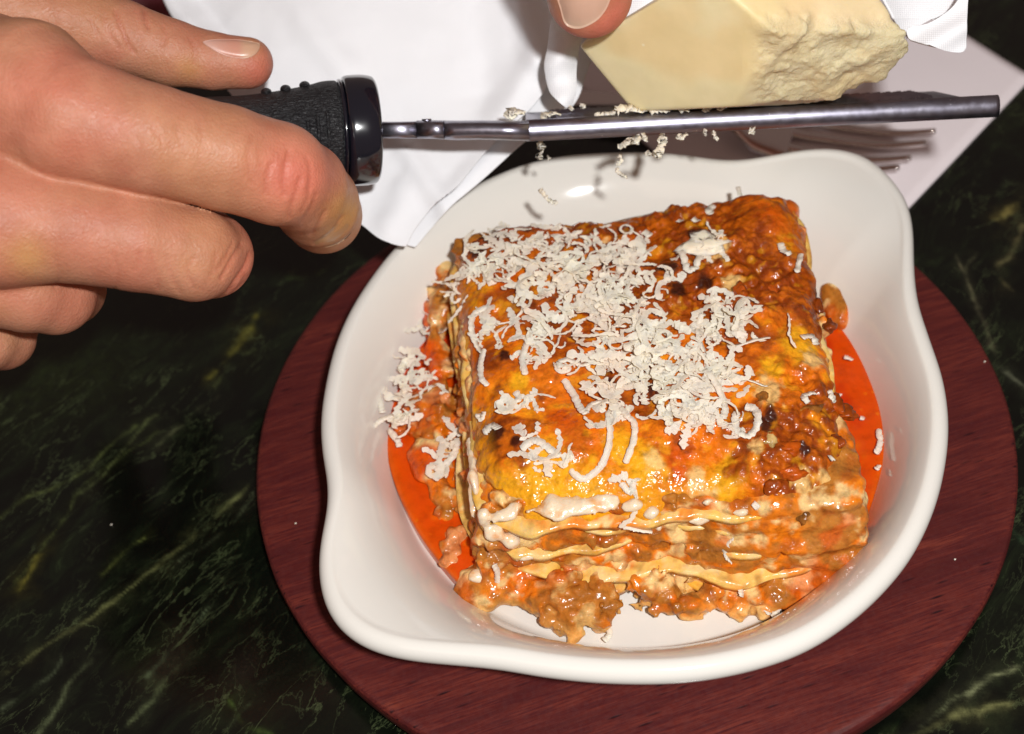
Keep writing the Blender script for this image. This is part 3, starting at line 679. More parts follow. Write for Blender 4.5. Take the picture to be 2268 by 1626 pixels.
pool('tomato_sauce', [(975, 640), (925, 700), (885, 780), (862, 850), (850, 930), (855, 1000), (878, 1080), (920, 1165), (970, 1235), (1020, 1290), (1075, 1325)],
     [(1090, 640), (1090, 700), (1090, 780), (1090, 850), (1090, 930), (1090, 1000), (1090, 1080), (1100, 1140), (1120, 1200), (1140, 1240), (1160, 1270)],
     'orange red sauce pooled in the dish left of the lasagna', 1)
pool('tomato_sauce', [(1800, 590), (1828, 630), (1880, 720), (1928, 805), (1958, 880), (1968, 950), (1955, 1030), (1932, 1110), (1905, 1180), (1870, 1235)],
     [(1700, 620), (1700, 680), (1720, 740), (1730, 805), (1740, 880), (1750, 950), (1760, 1030), (1770, 1110), (1780, 1160), (1790, 1190)],
     'bright orange red sauce pooled in the dish right of the lasagna', 2)

# ------------------------------------------------------------------ grated cheese
def ribbon(path, width, thick, seed, twist=0., fray=.35):
    path = np.asarray(path, float); n = len(path); T = np.gradient(path, axis=0); T /= np.linalg.norm(T, axis=1, keepdims=True)+1e-9
    S = np.cross(T, [0, 0, 1.]); S /= np.linalg.norm(S, axis=1, keepdims=True)+1e-6; U = np.cross(S, T)
    r = np.random.RandomState(seed); tw = twist*np.linspace(-1, 1, n)+.25*r.randn(); S2 = S*np.cos(tw)[:, None]+U*np.sin(tw)[:, None]; U2 = np.cross(S2, T)
    taper = np.minimum(1, np.minimum(np.arange(n)+.55, n-.45-np.arange(n))/1.6)
    wl = width*.5*taper*(1+fray*(r.rand(n)-.4)*2); wr = width*.5*taper*(1+fray*(r.rand(n)-.4)*2)
    t = thick*(.7+.5*r.rand(n))[:, None]
    a = path-S2*wl[:, None]; b = path+S2*wr[:, None]; m = path+U2*t*.8
    V_ = np.stack([a-U2*t*.5, a+U2*t*.5, b+U2*t*.5, b-U2*t*.5], 1).reshape(-1, 3)
    F = [tuple(f) for f in grid_faces(n, 4, True)]+[(3, 2, 1, 0), tuple(range(4*n-4, 4*n))]
    return V_, F
# heap: one countless mass
dens = [(1190, 525, 40, 18), (1235, 505, 26, 16), (1100, 550, 50, 26), (1060, 595, 40, 22), (1120, 610, 60, 36), (1200, 600, 60, 46), (1290, 590, 60, 36), (1360, 560, 40, 24), (1400, 540, 36, 18), (1330, 520, 40, 14), (1260, 640, 70, 46), (1350, 640, 60, 46), (1420, 640, 50, 26), (1400, 690, 50, 30), (1330, 700, 50, 26), (1180, 670, 46, 18), (1260, 720, 46, 16),
        (1190, 750, 36, 26), (1170, 790, 26, 12), (1090, 690, 40, 12), (1100, 740, 36, 10), (1530, 555, 32, 14), (1570, 530, 26, 8), (1600, 700, 46, 26), (1640, 720, 40, 20), (1580, 740, 40, 22), (1500, 740, 46, 20), (1440, 740, 40, 20), (1340, 780, 50, 36), (1400, 810, 50, 46), (1350, 840, 40, 26), (1440, 840, 36, 22), (1500, 800, 50, 26), (1560, 810, 46, 22), (1610, 800, 40, 16), (1600, 860, 40, 14), (1540, 870, 40, 20), (1480, 900, 40, 24), (1530, 920, 40, 26), (1500, 950, 36, 14), (1580, 940, 30, 10), (1400, 910, 30, 8), (1340, 930, 24, 8), (1260, 830, 24, 8), (1200, 1010, 26, 10), (1240, 1020, 26, 8), (1160, 900, 26, 8), (1110, 900, 24, 5), (1170, 960, 22, 7), (1390, 1060, 24, 6),
        (960, 640, 30, 12), (990, 610, 24, 10), (930, 720, 30, 12), (900, 790, 26, 10), (930, 820, 30, 14), (890, 850, 24, 12), (910, 870, 24, 10), (880, 920, 24, 10), (970, 850, 20, 6), (990, 960, 22, 6), (990, 1000, 20, 6), (960, 1030, 18, 5), (1630, 940, 26, 6)]
sv, sf, k0 = [], [], 0
sid = 100
for x, y, s, n in dens:
    for i in range(int(n*.70)):
        xx = x+random.gauss(0, s*.72); yy = y+random.gauss(0, s*.50)
        q = W(xx, yy, 5.05); z, dd = topz(q[0], q[1])
        if dd > .25:
            q = W(xx, yy, 2.75+.25*random.random()); z = q[2]-.1
        z += .03+random.random()*.04+.006*n*random.random()*(1 if n > 14 else .3)
        L_ = random.choice([.25, .35, .5, .7, .9, 1.2]); npt = 5+int(L_*13); a = random.random()*6.28
        kap = random.gauss(0, 3.2); pit = random.gauss(0, .16)
        pts = [np.array([q[0], q[1], z])]
        for _ in range(npt-1):
            a += kap*L_/npt+random.gauss(0, .16); pit = pit*.8+random.gauss(0, .07)
            pts.append(pts[-1]+L_/npt*np.array([math.cos(a), math.sin(a), pit*.7]))
        pts = np.array(pts); pts[:, :2] -= (pts.mean(0)-pts[0])[:2]
        if dd <= .25:
            for j in range(0, npt, 2):
                zz, _d = topz(pts[j, 0], pts[j, 1]); pts[j:j+2, 2] = np.maximum(pts[j:j+2, 2], zz+.03)
        sid += 1
        v_, f_ = ribbon(pts, random.choice([.045, .07, .09, .12, .16]), .014, sid, random.gauss(0, .35), .65)
        sv.append(v_); sf += [tuple(j+k0 for j in f) for f in f_]; k0 += len(v_)
hp = build('grated_cheese', np.concatenate(sv), sf, shredM, smooth=False, loc=(0, 0, 5))
tag(hp, 'heap of fine off-white grated cheese strewn over the browned lasagna', 'grated cheese', kind='stuff')

shreds = [  # layout path, width, base ('t' on lasagna top, number = height), label
    ([(1085, 675), (1050, 685), (1042, 715), (1052, 750), (1068, 775)], .13, 't', 'hook shaped cheese shred at the upper left of the lasagna top, curling back on itself'),
    ([(1072, 770), (1064, 800), (1066, 835), (1080, 855)], .12, 't', 'upright cheese strand at the left of the lasagna, directly below the hook shaped one'),
    ([(1245, 530), (1232, 570), (1225, 600), (1200, 625)], .13, 't', 'long curved cheese strand running down from the tallest tuft of the heap'),
    ([(1165, 840), (1158, 800), (1170, 765), (1180, 740)], .13, 't', 'thick vertical cheese strand left of the middle of the heap, above the yellow pasta'),
    ([(1245, 830), (1240, 818), (1262, 812), (1290, 822), (1315, 818)], .12, 't', 'wavy cheese shred lying crosswise at the lower left edge of the heap'),
    ([(1250, 850), (1270, 880), (1285, 915), (1300, 935)], .14, 't', 'long slanting cheese strand below the heap on orange crust'),
    ([(1365, 895), (1350, 930), (1352, 970), (1345, 1010), (1325, 1040), (1290, 1055), (1262, 1040)], .13, 't', 'longest cheese strand, a large J shape ending near the front edge of the lasagna'),
    ([(1300, 930), (1310, 905), (1335, 895), (1360, 900)], .09, 't', 'thin arched cheese strand joining the top of the large J shaped strand'),
    ([(1375, 910), (1390, 935), (1405, 950), (1402, 990), (1385, 1030)], .12, 't', 'cheese strand right of the large J, reaching down to the yellow pasta sheet'),
    ([(1560, 700), (1545, 730), (1550, 765), (1560, 785)], .11, 't', 'curved cheese strand at the upper right end of the heap, left of the straight stick'),
    ([(1610, 770), (1650, 765), (1705, 752)], .13, 't', 'straight cheese stick pointing to the right from the heap'),
    ([(1560, 830), (1590, 870), (1605, 910), (1600, 940)], .14, 't', 'thick cheese strand bending down beside the white ring of cheese'),
    ([(1650, 905), (1672, 912), (1678, 940), (1660, 965), (1636, 960), (1628, 935), (1632, 915)], .15, 't', 'ring shaped cheese shred lying on the right half of the lasagna'),
    ([(1590, 845), (1625, 838), (1660, 848), (1700, 862)], .08, 't', 'thin curved cheese strand stretching right above the ring shaped shred'),
    ([(1775, 555), (1770, 580), (1764, 610)], .12, 't', 'short straight cheese stick on the right back side of the lasagna'),
    ([(1728, 542), (1735, 560), (1748, 575)], .15, 't', 'stubby crooked cheese flake left of the short straight stick at the right back'),
    ([(1580, 445), (1570, 462), (1578, 470)], .16, 't', 'small pale cheese flake near the back edge of the lasagna'),
    ([(1635, 405), (1640, 425)], .10, 't', 'narrow cheese bit at the highest back corner of the lasagna'),
    ([(1500, 480), (1512, 488)], .11, 't', 'tiny cheese fleck in the middle of the back edge'),
    ([(1535, 478), (1548, 485)], .15, 't', 'rounded cheese fleck just right of the tiny fleck at the back'),
    ([(1425, 500), (1440, 512)], .17, 't', 'wide cheese flake on dark brown crust behind the heap'),
    ([(1500, 555), (1515, 580), (1522, 605), (1540, 600), (1550, 570)], .14, 't', 'looped cheese shred hanging from the large flat flake at the back'),
    ([(1775, 745), (1800, 735), (1812, 748)], .15, 't', 'cheese flake on the yellow patch near the right edge of the lasagna'),
    ([(1790, 895), (1780, 880), (1795, 872), (1808, 870)], .12, 't', 'small curled cheese shred on browned meat at the right edge'),
    ([(1850, 995), (1840, 1000)], .13, 't', 'single cheese crumb on browned meat near the right front corner'),
    ([(1112, 880), (1130, 895), (1150, 885), (1142, 870)], .13, 't', 'forked cheese flake alone on the orange crust at the left'),
    ([(1055, 895), (1062, 912), (1070, 900)], .12, 't', 'small cheese flake near the left edge of the orange crust'),
    ([(1070, 950), (1090, 942), (1105, 955)], .16, 't', 'plump cheese flake beside the dark burnt spot at the left'),
    ([(1155, 1000), (1185, 985), (1215, 1000), (1240, 1015)], .15, 't', 'jagged cheese shred over the front left of the crust'),
    ([(1375, 1062), (1395, 1075), (1405, 1060)], .12, 't', 'ragged cheese bit close to the front edge of the yellow pasta sheet'),
    ([(1190, 1100), (1200, 1095)], .12, 't', 'lone cheese dot on the front edge of the yellow pasta'),
    ([(1625, 1190), (1610, 1205), (1610, 1230), (1622, 1245)], .14, 'f', 'hook shaped cheese shred stuck to the front side of the lasagna, right half'),
    ([(1380, 1165), (1410, 1172), (1445, 1178)], .11, 'f', 'horizontal cheese shred on the middle of the front side of the lasagna'),
    ([(1095, 1250), (1102, 1270), (1100, 1295)], .11, 'f', 'small wavy cheese shred on the lower left front of the lasagna'),
    ([(1672, 1095), (1682, 1085)], .14, 't', 'cheese bit on the right front edge, below the browned meat'),
    ([(1675, 1325), (1690, 1340), (1705, 1362)], .12, 2.05, 'frayed cheese shred on the dish floor before the lasagna, left of a touching pair'),
    ([(1725, 1330), (1722, 1350), (1712, 1368)], .12, 2.05, 'frayed cheese shred on the dish floor before the lasagna, right of a touching pair'),
    ([(1640, 1300), (1642, 1322)], .10, 2.5, 'short upright cheese bit at the foot of the lasagna front'),
    ([(1905, 1248), (1918, 1254)], .12, 2.9, 'cheese crumb on the white dish wall right of the lasagna'),
    ([(1345, 1385), (1350, 1405), (1338, 1420)], .12, 1.95, 'cheese shred standing at the dish floor edge below the meat clump'),
    ([(1838, 862), (1850, 868), (1838, 850)], .10, 't', 'thin cheese bit beside the burnt crumb at the right edge'),
    ([(1870, 790), (1890, 797)], .10, 2.5, 'small cheese shred at the upper end of the right sauce pool'),
    ([(1945, 950), (1950, 980), (1940, 1005)], .12, 2.42, 'long curved cheese shred floating in the right sauce pool'),
    ([(1948, 1030), (1940, 1040)], .10, 2.42, 'small cheese bit floating just below the long curved one in the right sauce pool'),
    ([(1905, 925), (1915, 928)], .10, 2.42, 'round cheese crumb floating in the middle of the right sauce pool'),
    ([(1855, 880), (1862, 872)], .09, 2.46, 'tiny cheese crumb in the right sauce pool next to the burnt edge crumb'),
    ([(810, 840), (830, 860), (842, 890), (848, 915)], .13, 2.85, 'curved cheese shred hanging on the left inner wall of the dish'),
    ([(828, 945), (845, 930), (870, 920)], .12, 2.9, 'cheese shred pointing left out of the left sauce pool'),
    ([(860, 950), (880, 975), (885, 990)], .13, 2.5, 'thick cheese shred on the lower left sauce pool edge'),
    ([(950, 1030), (975, 1035), (1000, 1015), (1010, 990), (1012, 970)], .14, 2.75, 'long bent cheese shred left of the lasagna, over red sauce'),
    ([(2033, 1022), (2030, 1028)], .10, 3.55, 'tiny cheese crumb high on the right wall of the dish'),
]
for i, (pts, wd, base, lab) in enumerate(shreds):
    p = np.array(pts, float); n = 5+7*len(p)
    if base == 't':
        q = W(p[:, 0], p[:, 1], 5.02); q = catmull(q, n)
        for j in range(n):
            z, dd = topz(q[j, 0], q[j, 1]); q[j, 2] = z+.05
        q[:, 2] = np.maximum(q[:, 2], np.convolve(np.r_[q[0, 2], q[:, 2], q[-1, 2]], [.3, .4, .3], 'valid'))+.03
        if wd > .1: q[:, 2] += .05*math.sin(i)**2
    elif base == 'f':
        q = catmull(np.array([on_front(a, b, .20) for a, b in p]), n)
    else: q = catmull(W(p[:, 0], p[:, 1], float(base)), n)
    vv_, ff = ribbon(q, wd*1.08, .014, i+1, .15 if base == 't' else .4, .25)
    o = build('cheese_shred', vv_, ff, shredM, loc=q.mean(0)); tag(o, lab, 'cheese shred', 'loose shreds of grated cheese in the dish')
# the large translucent flake
q = W(1565, 545, 5.0); z, _ = topz(q[0], q[1])
lp = lumpy('cheese_flake', (q[0], q[1], z+.08), (.46, .40, .045), shredM, None, (.8, .74, .6), 3.3, .95)
tag(lp, 'large flat cheese flake at the back right end of the heap', 'cheese flake')

# ------------------------------------------------------------------ grater
gc = V(797, 289, 32.6)                         # middle of the end cap
tipp = V(2213, 236, 32.3)
ax = tipp-gc; ax /= np.linalg.norm(ax)
vdir = gc-CAM; vdir /= np.linalg.norm(vdir)
Nn = np.cross(vdir, ax); Nn /= np.linalg.norm(Nn)
if Nn@Uv < 0: Nn = -Nn                         # blade normal, close to the picture's up
grater = empty('cheese_grater', gc); tag(grater, 'long narrow steel hand grater with black rubber handle held over the dish', 'grater')
hax = V(500, 300, 31.9)-gc; hax /= np.linalg.norm(hax)
hprof = [(-.05, 1.0), (.35, 1.17), (.42, 1.21), (.7, 1.20), (1.0, 1.13), (1.4, 1.06), (2.0, .98), (2.8, .92), (4, .93), (6, 1.0), (8, 1.08), (9.5, 1.05), (10.3, .8), (10.6, .3), (10.62, .02)]
hp_ = catmull(hprof, 160); hp_[:, 1] = np.maximum(hp_[:, 1], .02)
L = lathe(hp_, gc+hax*.15, hax, Nn, 120)
build('rubber_grip', L.reshape(-1, 3), grid_faces(160, 120, True)[:, ::-1] if np.cross(hax, Nn)@vdir > 99 else grid_faces(160, 120, True), gripM, grater)
cp = [(-.40, .02), (-.40, 1.05), (-.40, 1.18), (-.37, 1.25), (-.30, 1.30), (-.10, 1.335), (.15, 1.335), (.30, 1.32), (.37, 1.28), (.39, 1.2), (.39, 1.0)]
cpc = np.array([cp[0]]+list(catmull(cp[1:], 60)))
L = lathe(cpc, gc, hax, Nn, 120); build('end_cap', L.reshape(-1, 3), grid_faces(len(cpc), 120, True), capM, grater)
# the collar groove line
L = lathe(np.array([(.40, 1.0), (.40, 1.215), (.43, 1.245), (.47, 1.245), (.50, 1.22), (.50, 1.0)]), gc, hax, Nn, 96); build('collar', L.reshape(-1, 3), grid_faces(6, 96, True), capM, grater)
SS = np.cross(hax, Nn)
if SS@vdir > 0: SS = -SS                       # towards the camera
def hrad(t): return np.interp(t, [p[0] for p in hprof], [p[1] for p in hprof])
for t_ in (1.12, 1.58, 2.04):                  # knobs on the upper side
    c = gc+hax*(t_+.15)+Nn*(hrad(t_)+.0)
    for off in (0,):
        bm = bmesh.new(); bmesh.ops.create_icosphere(bm, subdivisions=3, radius=1); v = np.array([q.co[:] for q in bm.verts]); f = [tuple(q.index for q in t.verts) for t in bm.faces]; bm.free()
        v = c+(v[:, :1]*.13*hax+v[:, 1:2]*.11*Nn+v[:, 2:]*.30*SS); build('grip_knob', v, f, gripM, grater)
for t_ in (.72, .95, 1.18, 1.41):              # short ribs on the near side
    aa = np.linspace(-1.15+.25*(t_-.7), .42-.35*(t_-.7), 22); r_ = hrad(t_)+.0
    path = np.array([gc+hax*(t_+.15)+r_*(math.sin(a)*Nn+math.cos(a)*SS) for a in aa])
    v, f = tube(path, .045, 8); build('grip_rib', v, f, gripM, grater)
# neck
def bx(c0, c1, up, hh, dd, near=0., bev=.3, name='neck', n=2, mat=None):
    pass
def bar(path, hts, wid, round_=.5, m=20):
    """bar with superelliptic section: height hts along Nn, width wid along viewing axis T"""
    T = np.cross(ax, Nn); T = T if T@vdir > 0 else -T
    n = len(path); hts = np.broadcast_to(hts, (n,)); wid = np.broadcast_to(wid, (n,))
    a = np.linspace(0, 2*np.pi, m, endpoint=False); e = round_
    ca = np.sign(np.cos(a))*np.abs(np.cos(a))**e; sa_ = np.sign(np.sin(a))*np.abs(np.sin(a))**e
    P = np.asarray(path)[:, None]+.5*hts[:, None, None]*sa_[None, :, None]*Nn+.5*wid[:, None, None]*ca[None, :, None]*T
    F = [tuple(f) for f in grid_faces(n, m, True)]+[tuple(range(m)), tuple(range(n*m-1, n*m-m-1, -1))]
    return P.reshape(-1, 3), F
v, f = bar([V(825, 288, 32.6), V(880, 288, 32.6), V(925, 288, 32.55)], [.40, .40, .42], [.55, .55, .6], .55); build('neck', v, f, steel, grater)
v, f = bar([V(925, 287, 32.5), V(960, 287, 32.5), V(985, 288, 32.5)], [.44, .45, .46], [.8, .9, 1.1], .6); build('neck', v, f, steel, grater)
v, f = bar([V(985, 288, 32.5), V(1010, 289, 32.5), V(1060, 288, 32.4), V(1110, 289, 32.4), V(1172, 290, 32.3)], [.46, .47, .46, .47, .49], [1.1, 1.2, 1.3, 1.4, 1.5], .7); build('neck', v, f, steel, grater)
# small rivet
c = V(945, 268, 32.3); v, f = tube([c-Nn*.02, c+Nn*.05], .12, 16, up=ax); build('rivet', v, f, steel, grater)
# blade: a top plate with teeth and a rolled near edge
bst = V(1165, 290, 32.3); T = np.cross(ax, Nn); T = T if T@vdir > 0 else -T
Tt = T*math.cos(.085)+Nn*math.sin(.085)          # the plate leans a little towards the viewer
bax = V(2212, 235, 32.2)-bst; blen = np.linalg.norm(bax); bax /= blen
na, nb = 120, 16
aa = np.linspace(0, 1, na)
rows = []
for a in aa:
    c = bst+bax*blen*a; endk = np.clip((a-.985)/.015, 0, 1)
    row = []
    for b in np.linspace(-75, 100, nb):          # rolled near edge, convex towards the viewer
        r_ = .27; ang = math.radians(b)
        row.append(c-T*(math.cos(ang)*r_*.75)+Nn*(math.sin(ang)*r_)+T*.1)
    row = row[::1]
    rows.append(row)
P = np.array(rows); Nm = normals(P)
if (Nm@vdir).mean() > 0: Nm = -Nm
v, f = thick_grid(P, Nm, .045); build('blade_edge', v, f, steel, grater)
P = np.array([[bst+bax*blen*a+Nn*.235+Tt*(b*2.6)+T*.02 for b in np.linspace(0, 1, 8)] for a in np.linspace(0, .93, 40)])
Nm = normals(P); Nm = Nm if (Nm@Nn).mean() > 0 else -Nm
v, f = thick_grid(P, Nm, .05); build('blade_plate', v, f, steel, grater)
tv, tf, k0 = [], [], 0
for i in range(70):
    for j in range(7):
        a = .06+i/70*.82; b = .14+j/7*.8+(.06 if i % 2 else 0)
        c = bst+bax*blen*a+Nn*.235+Tt*(b*2.6)
        w_ = .07; q = np.array([c-bax*w_, c+bax*w_, c+bax*w_*.8+Tt*.10+Nn*.07, c-bax*w_*.8+Tt*.10+Nn*.07, c-bax*w_+Tt*.03, c+bax*w_+Tt*.03])
        tv.append(q); tf += [tuple(k0+t for t in ff) for ff in ((0, 1, 2, 3), (3, 2, 5, 4), (0, 3, 4), (1, 5, 2), (0, 4, 5, 1))]; k0 += 6
tt = build('grating_tooth', np.concatenate(tv), tf, steel, grater, smooth=False); tt['kind'] = 'stuff'

# ------------------------------------------------------------------ falling crumbs and crumbs on the blade
crumbs = [
    ([(1195, 312), (1197, 322), (1202, 328)], 33, .16, 'flat cheese crumb clinging under the left end of the grater blade'),
    ([(1192, 350), (1202, 335)], 33, .14, 'pointed cheese crumb falling below the left end of the blade'),
    ([(1215, 349), (1217, 351)], 33, .07, 'tiny cheese speck falling below the left end of the blade'),
    ([(1198, 418), (1208, 435), (1222, 446), (1232, 450)], 33, .10, 'longer cheese shred falling lowest, over the left rear rim of the dish'),
    ([(1470, 315), (1458, 335), (1462, 345), (1450, 342)], 32, .18, 'big clump of fresh shreds hanging below the middle of the blade'),
    ([(1470, 300), (1466, 318)], 32, .2, 'wide shred stuck to the blade above the big hanging clump'),
    ([(1395, 308), (1385, 318), (1372, 328)], 32, .13, 'twisted cheese shred hanging left of the big clump'),
    ([(1405, 300), (1412, 316)], 32, .18, 'broad cheese flake hanging from the blade, above the small bright crumb'),
    ([(1425, 300), (1430, 312)], 32, .13, 'small rounded cheese shred hanging between the two big clumps'),
    ([(1372, 345), (1376, 355), (1368, 364)], 32, .08, 'short cheese sliver falling just above the rear rim of the dish'),
    ([(1365, 372), (1375, 388), (1390, 393)], 32, .08, 'thin curved cheese sliver falling in front of the rear rim of the dish'),
    ([(1432, 338), (1436, 342)], 32, .14, 'small bright cheese crumb falling left of the big clump'),
    ([(1500, 300), (1510, 305), (1520, 297)], 32, .10, 'cheese shred curling under the blade right of the big clump'),
    ([(1560, 290), (1562, 300)], 32, .07, 'short cheese tail under the blade, left one of two near the middle'),
    ([(1578, 290), (1585, 305), (1590, 308)], 32, .07, 'short cheese tail under the blade, right one of two near the middle'),
    ([(1663, 287), (1666, 292)], 31.8, .13, 'rounded cheese drop under the blade in front of the fork'),
    ([(1120, 258), (1140, 248), (1160, 250)], 32.4, .26, 'broad loose shred lying on the left end of the blade'),
    ([(1200, 262), (1222, 250), (1240, 256)], 32.6, .16, 'jagged crumb on the blade right of the broad shred'),
    ([(1262, 237), (1266, 244)], 32.8, .09, 'small crumb above the blade just left of the cheese block'),
    ([(1287, 232), (1293, 240)], 32.8, .10, 'second small crumb above the blade left of the cheese block'),
    ([(1318, 256), (1345, 252), (1365, 247)], 32.4, .12, 'flat shred on the blade at the left foot of the cheese block'),
    ([(1365, 245), (1390, 238), (1410, 243), (1430, 248)], 32.2, .20, 'mound of fresh shreds where the cheese block meets the blade'),
    ([(1440, 246), (1465, 242), (1480, 245)], 32.2, .14, 'lumpy shred on the blade under the cheese block, right of the mound'),
    ([(1505, 240), (1512, 235), (1520, 245)], 32.1, .20, 'round curled shred on the blade at the middle of the cheese block'),
    ([(1560, 243), (1575, 240)], 32.1, .12, 'small shred on the blade right of the round curled shred'),
    ([(1595, 240), (1608, 238)], 32., .12, 'last small shred on the blade before the rough end of the cheese block'),
]
for x, y, z, lab_ in [(2181, 802, 1.24, 'tiny pale crumb on the red board right of the dish, level with the sauce top'), (2115, 1240, 1.24, 'tiny pale crumb on the red board at the lower right of the dish'), (655, 1160, 1.24, 'tiny pale crumb on the red board left of the lower dish ear'), (247, 1163, .03, 'tiny pale crumb lying alone on the dark marble at the left')]:
    q = W(x, y, z); v_, f_ = ribbon(q+np.array([[-.02, 0, .005], [0, .01, .015], [.022, .012, .005]]), .045, .03, int(x), .2, .4); o = build('cheese_crumb', v_, f_, shredM, loc=q); tag(o, lab_, 'cheese crumb', 'stray crumbs around the dish')
for i, (pts, dp, wd, lab) in enumerate(crumbs):
    p = np.array(pts, float); q = catmull(V(p[:, 0], p[:, 1], float(dp)), 4+4*len(p))
    q += np.random.RandomState(i).randn(*q.shape)*.02
    d = q[-1]-q[0]
    v_, f_ = ribbon(q, wd, .035, i+300, .6, .5)
    # turn the ribbon to face roughly up/forward is not needed: it is a solid sliver
    o = build('cheese_crumb', v_, f_, shredM, loc=q.mean(0)); tag(o, lab, 'cheese crumb', 'crumbs at the grater')

# ------------------------------------------------------------------ block of hard cheese
def plane(a, b, c, inside):
    n = np.cross(b-a, c-a); n /= np.linalg.norm(n)
    if n@(inside-a) > 0: n = -n
    return a, n
cA = V(1283, 102, 31.6); cB = V(1402, 246, 32.4); cD = V(1716, 74, 28.9); cE = V(2014, 76, 30.0); cF = V(1630, 0, 28.7); cC = V(1650, 236, 31.3); cG = V(1450, 0, 30.9); cH = V(1930, 190, 32.6); cI = V(1780, 232, 32.8)
ins = V(1650, 60, 33.0)
back = vdir
pls = [plane(cB, cD, cF, ins),                                   # left big cut face
       plane(cD, cE, cF, ins),                                   # upper right cut face
       plane(cD, cC, cE+back*.0+np.zeros(3), ins)]
rough_pl = plane(V(1716, 74, 28.9), V(1655, 232, 31.0), V(2010, 90, 30.2), ins)
pls[2] = rough_pl
bot = plane(cB, cC, cC+T, ins); pls.append(bot)
lft = plane(cA, cB, cB+vdir*3+Rv*1.2, ins); pls.append(lft)
upl = plane(cA, cG, cG+vdir*3, ins); pls.append(upl)
rgt = plane(cE, V(1950, 0, 29.9), cE+vdir*3, ins); pls.append(rgt)
cut = plane(V(1998, 106, 31), V(1936, 178, 32), V(1936, 178, 32)+vdir*2, ins); cut2 = plane(V(1936, 178, 32), V(1790, 234, 32), V(1790, 234, 32)+vdir*2, ins)
topc = V(1700, -330, 30.); pls += [cut, cut2, (topc, Uv), (V(1650, 60, 37.5), vdir)]
def ch_sd(P):
    d = np.full(len(P), -99.)
    dr = (P-rough_pl[0])@rough_pl[1]
    for i, (a, n) in enumerate(pls):
        e = (P-a)@n
        d = smin_max(d, e, .07)
    near = np.abs(d) < .7; r = np.zeros(len(P)); q = P[near]
    wgt = sstep(.75, .1, np.abs(dr[near]))*sstep(1640, 1720, px(q)[:, 0]+0.0*q[:, 0])
    wgt = np.maximum(wgt, .0)
    rid = 1-np.abs(fbm(q@np.array([[.8, .3, .1], [-.3, .9, .2], [.1, -.2, 1]])*[1, 1.6, 1], .8, 3, 12.))
    r[near] = .012*fbm(q, .5, 2, 4.)+wgt*(.11*fbm(q, .9, 3, 31.)+.12*(rid-.8)-.07*worley(q, 2.6, 3.)+.02+.07*fbm(q, 2.6, 4, 6., .6)-.05*worley(q, 5.5, 9.))
    return d-r
cv, cf = implicit(ch_sd, V(1640, 60, 32)-7.5, V(1640, 60, 32)+7.5, .05, .3)
dr = np.abs((cv-rough_pl[0])@rough_pl[1]); pq = px(cv)
dl = np.abs((cv-pls[0][0])@pls[0][1])
cc = np.tile(np.array([.82, .725, .45]), (len(cv), 1))
nn = fbm(cv, .5, 3, 3.)
cc = lay(cc, sstep(-.2, .5, nn)*.5, np.array([.80, .58, .27]))
cc = lay(cc, sstep(-.1, .5, -nn)*.4, np.array([.72, .62, .38]))
up_ = sstep(1700, 1760, pq[:, 0]+.0)*sstep(90, 40, pq[:, 1]); cc = lay(cc, up_*.5, np.array([.83, .60, .36]))
rw = sstep(.5, .15, dr)*sstep(1650, 1720, pq[:, 0]); cc = lay(cc, rw*.5, np.array([.82, .72, .48])); cc = lay(cc, rw*sstep(.0, .4, fbm(cv, 1.6, 3, 9.))*.4, np.array([.70, .52, .27]))
cc = np.concatenate([cc, rw[:, None]], 1)
chz = build('cheese_block', cv, cf, cheeseM, loc=V(1650, 120, 32), col=np.clip(cc, 0, 1))
tag(chz, 'pale yellow block of hard cheese with one crumbly broken end pressed on the grater', 'cheese block')

# ------------------------------------------------------------------ white cloth
def cloth_sheet(name, L_, R_, zf, seed, n=150, m=150, th=.025, wrinkle=.05, parent=None):
    """between a left and a right layout polyline; zf(x,y)->camera depth"""
    a = catmull(L_, n); b = catmull(R_, n); k = np.linspace(0, 1, m)[None, :, None]
    Q = a[:, None]*(1-k)+b[:, None]*k
    P = V(Q[..., 0], Q[..., 1], zf(Q[..., 0], Q[..., 1]))
    Nm = normals(P); Nm = np.where((Nm@Fv > 0)[..., None], -Nm, Nm)
    P = P+Nm*(wrinkle*fbm(P, .7, 3, seed)+.5*wrinkle*(1-np.abs(fbm(P, .45, 2, seed+5))*2))[..., None]
    Vt, Ft = thick_grid(P, Nm, th)
    o = build(name, Vt, Ft, clothM, parent)
    uv = o.data.uv_layers.new(name='UVMap'); qq = np.concatenate([Q.reshape(-1, 2)]*2)/20.
    li = np.empty(len(o.data.loops), np.int32); o.data.loops.foreach_get('vertex_index', li); uv.data.foreach_set('uv', qq[li].astype(np.float32).ravel())
    return o
cl_root = empty('white_cloth', V(900, 520, 34.6)); tag(cl_root, 'white woven cloth draped behind the grater and wrapped around the cheese block', 'cloth')
def fold(x, y, a, b, amp, w):
    """ridge along the segment a-b (layout), amplitude in cm towards the viewer"""
    a = np.array(a, float); b = np.array(b, float); ba = b-a; t = np.clip(((x-a[0])*ba[0]+(y-a[1])*ba[1])/(ba@ba), 0, 1)
    d = np.hypot(x-a[0]-t*ba[0], y-a[1]-t*ba[1]); return -amp*np.exp(-(d/w)**2)
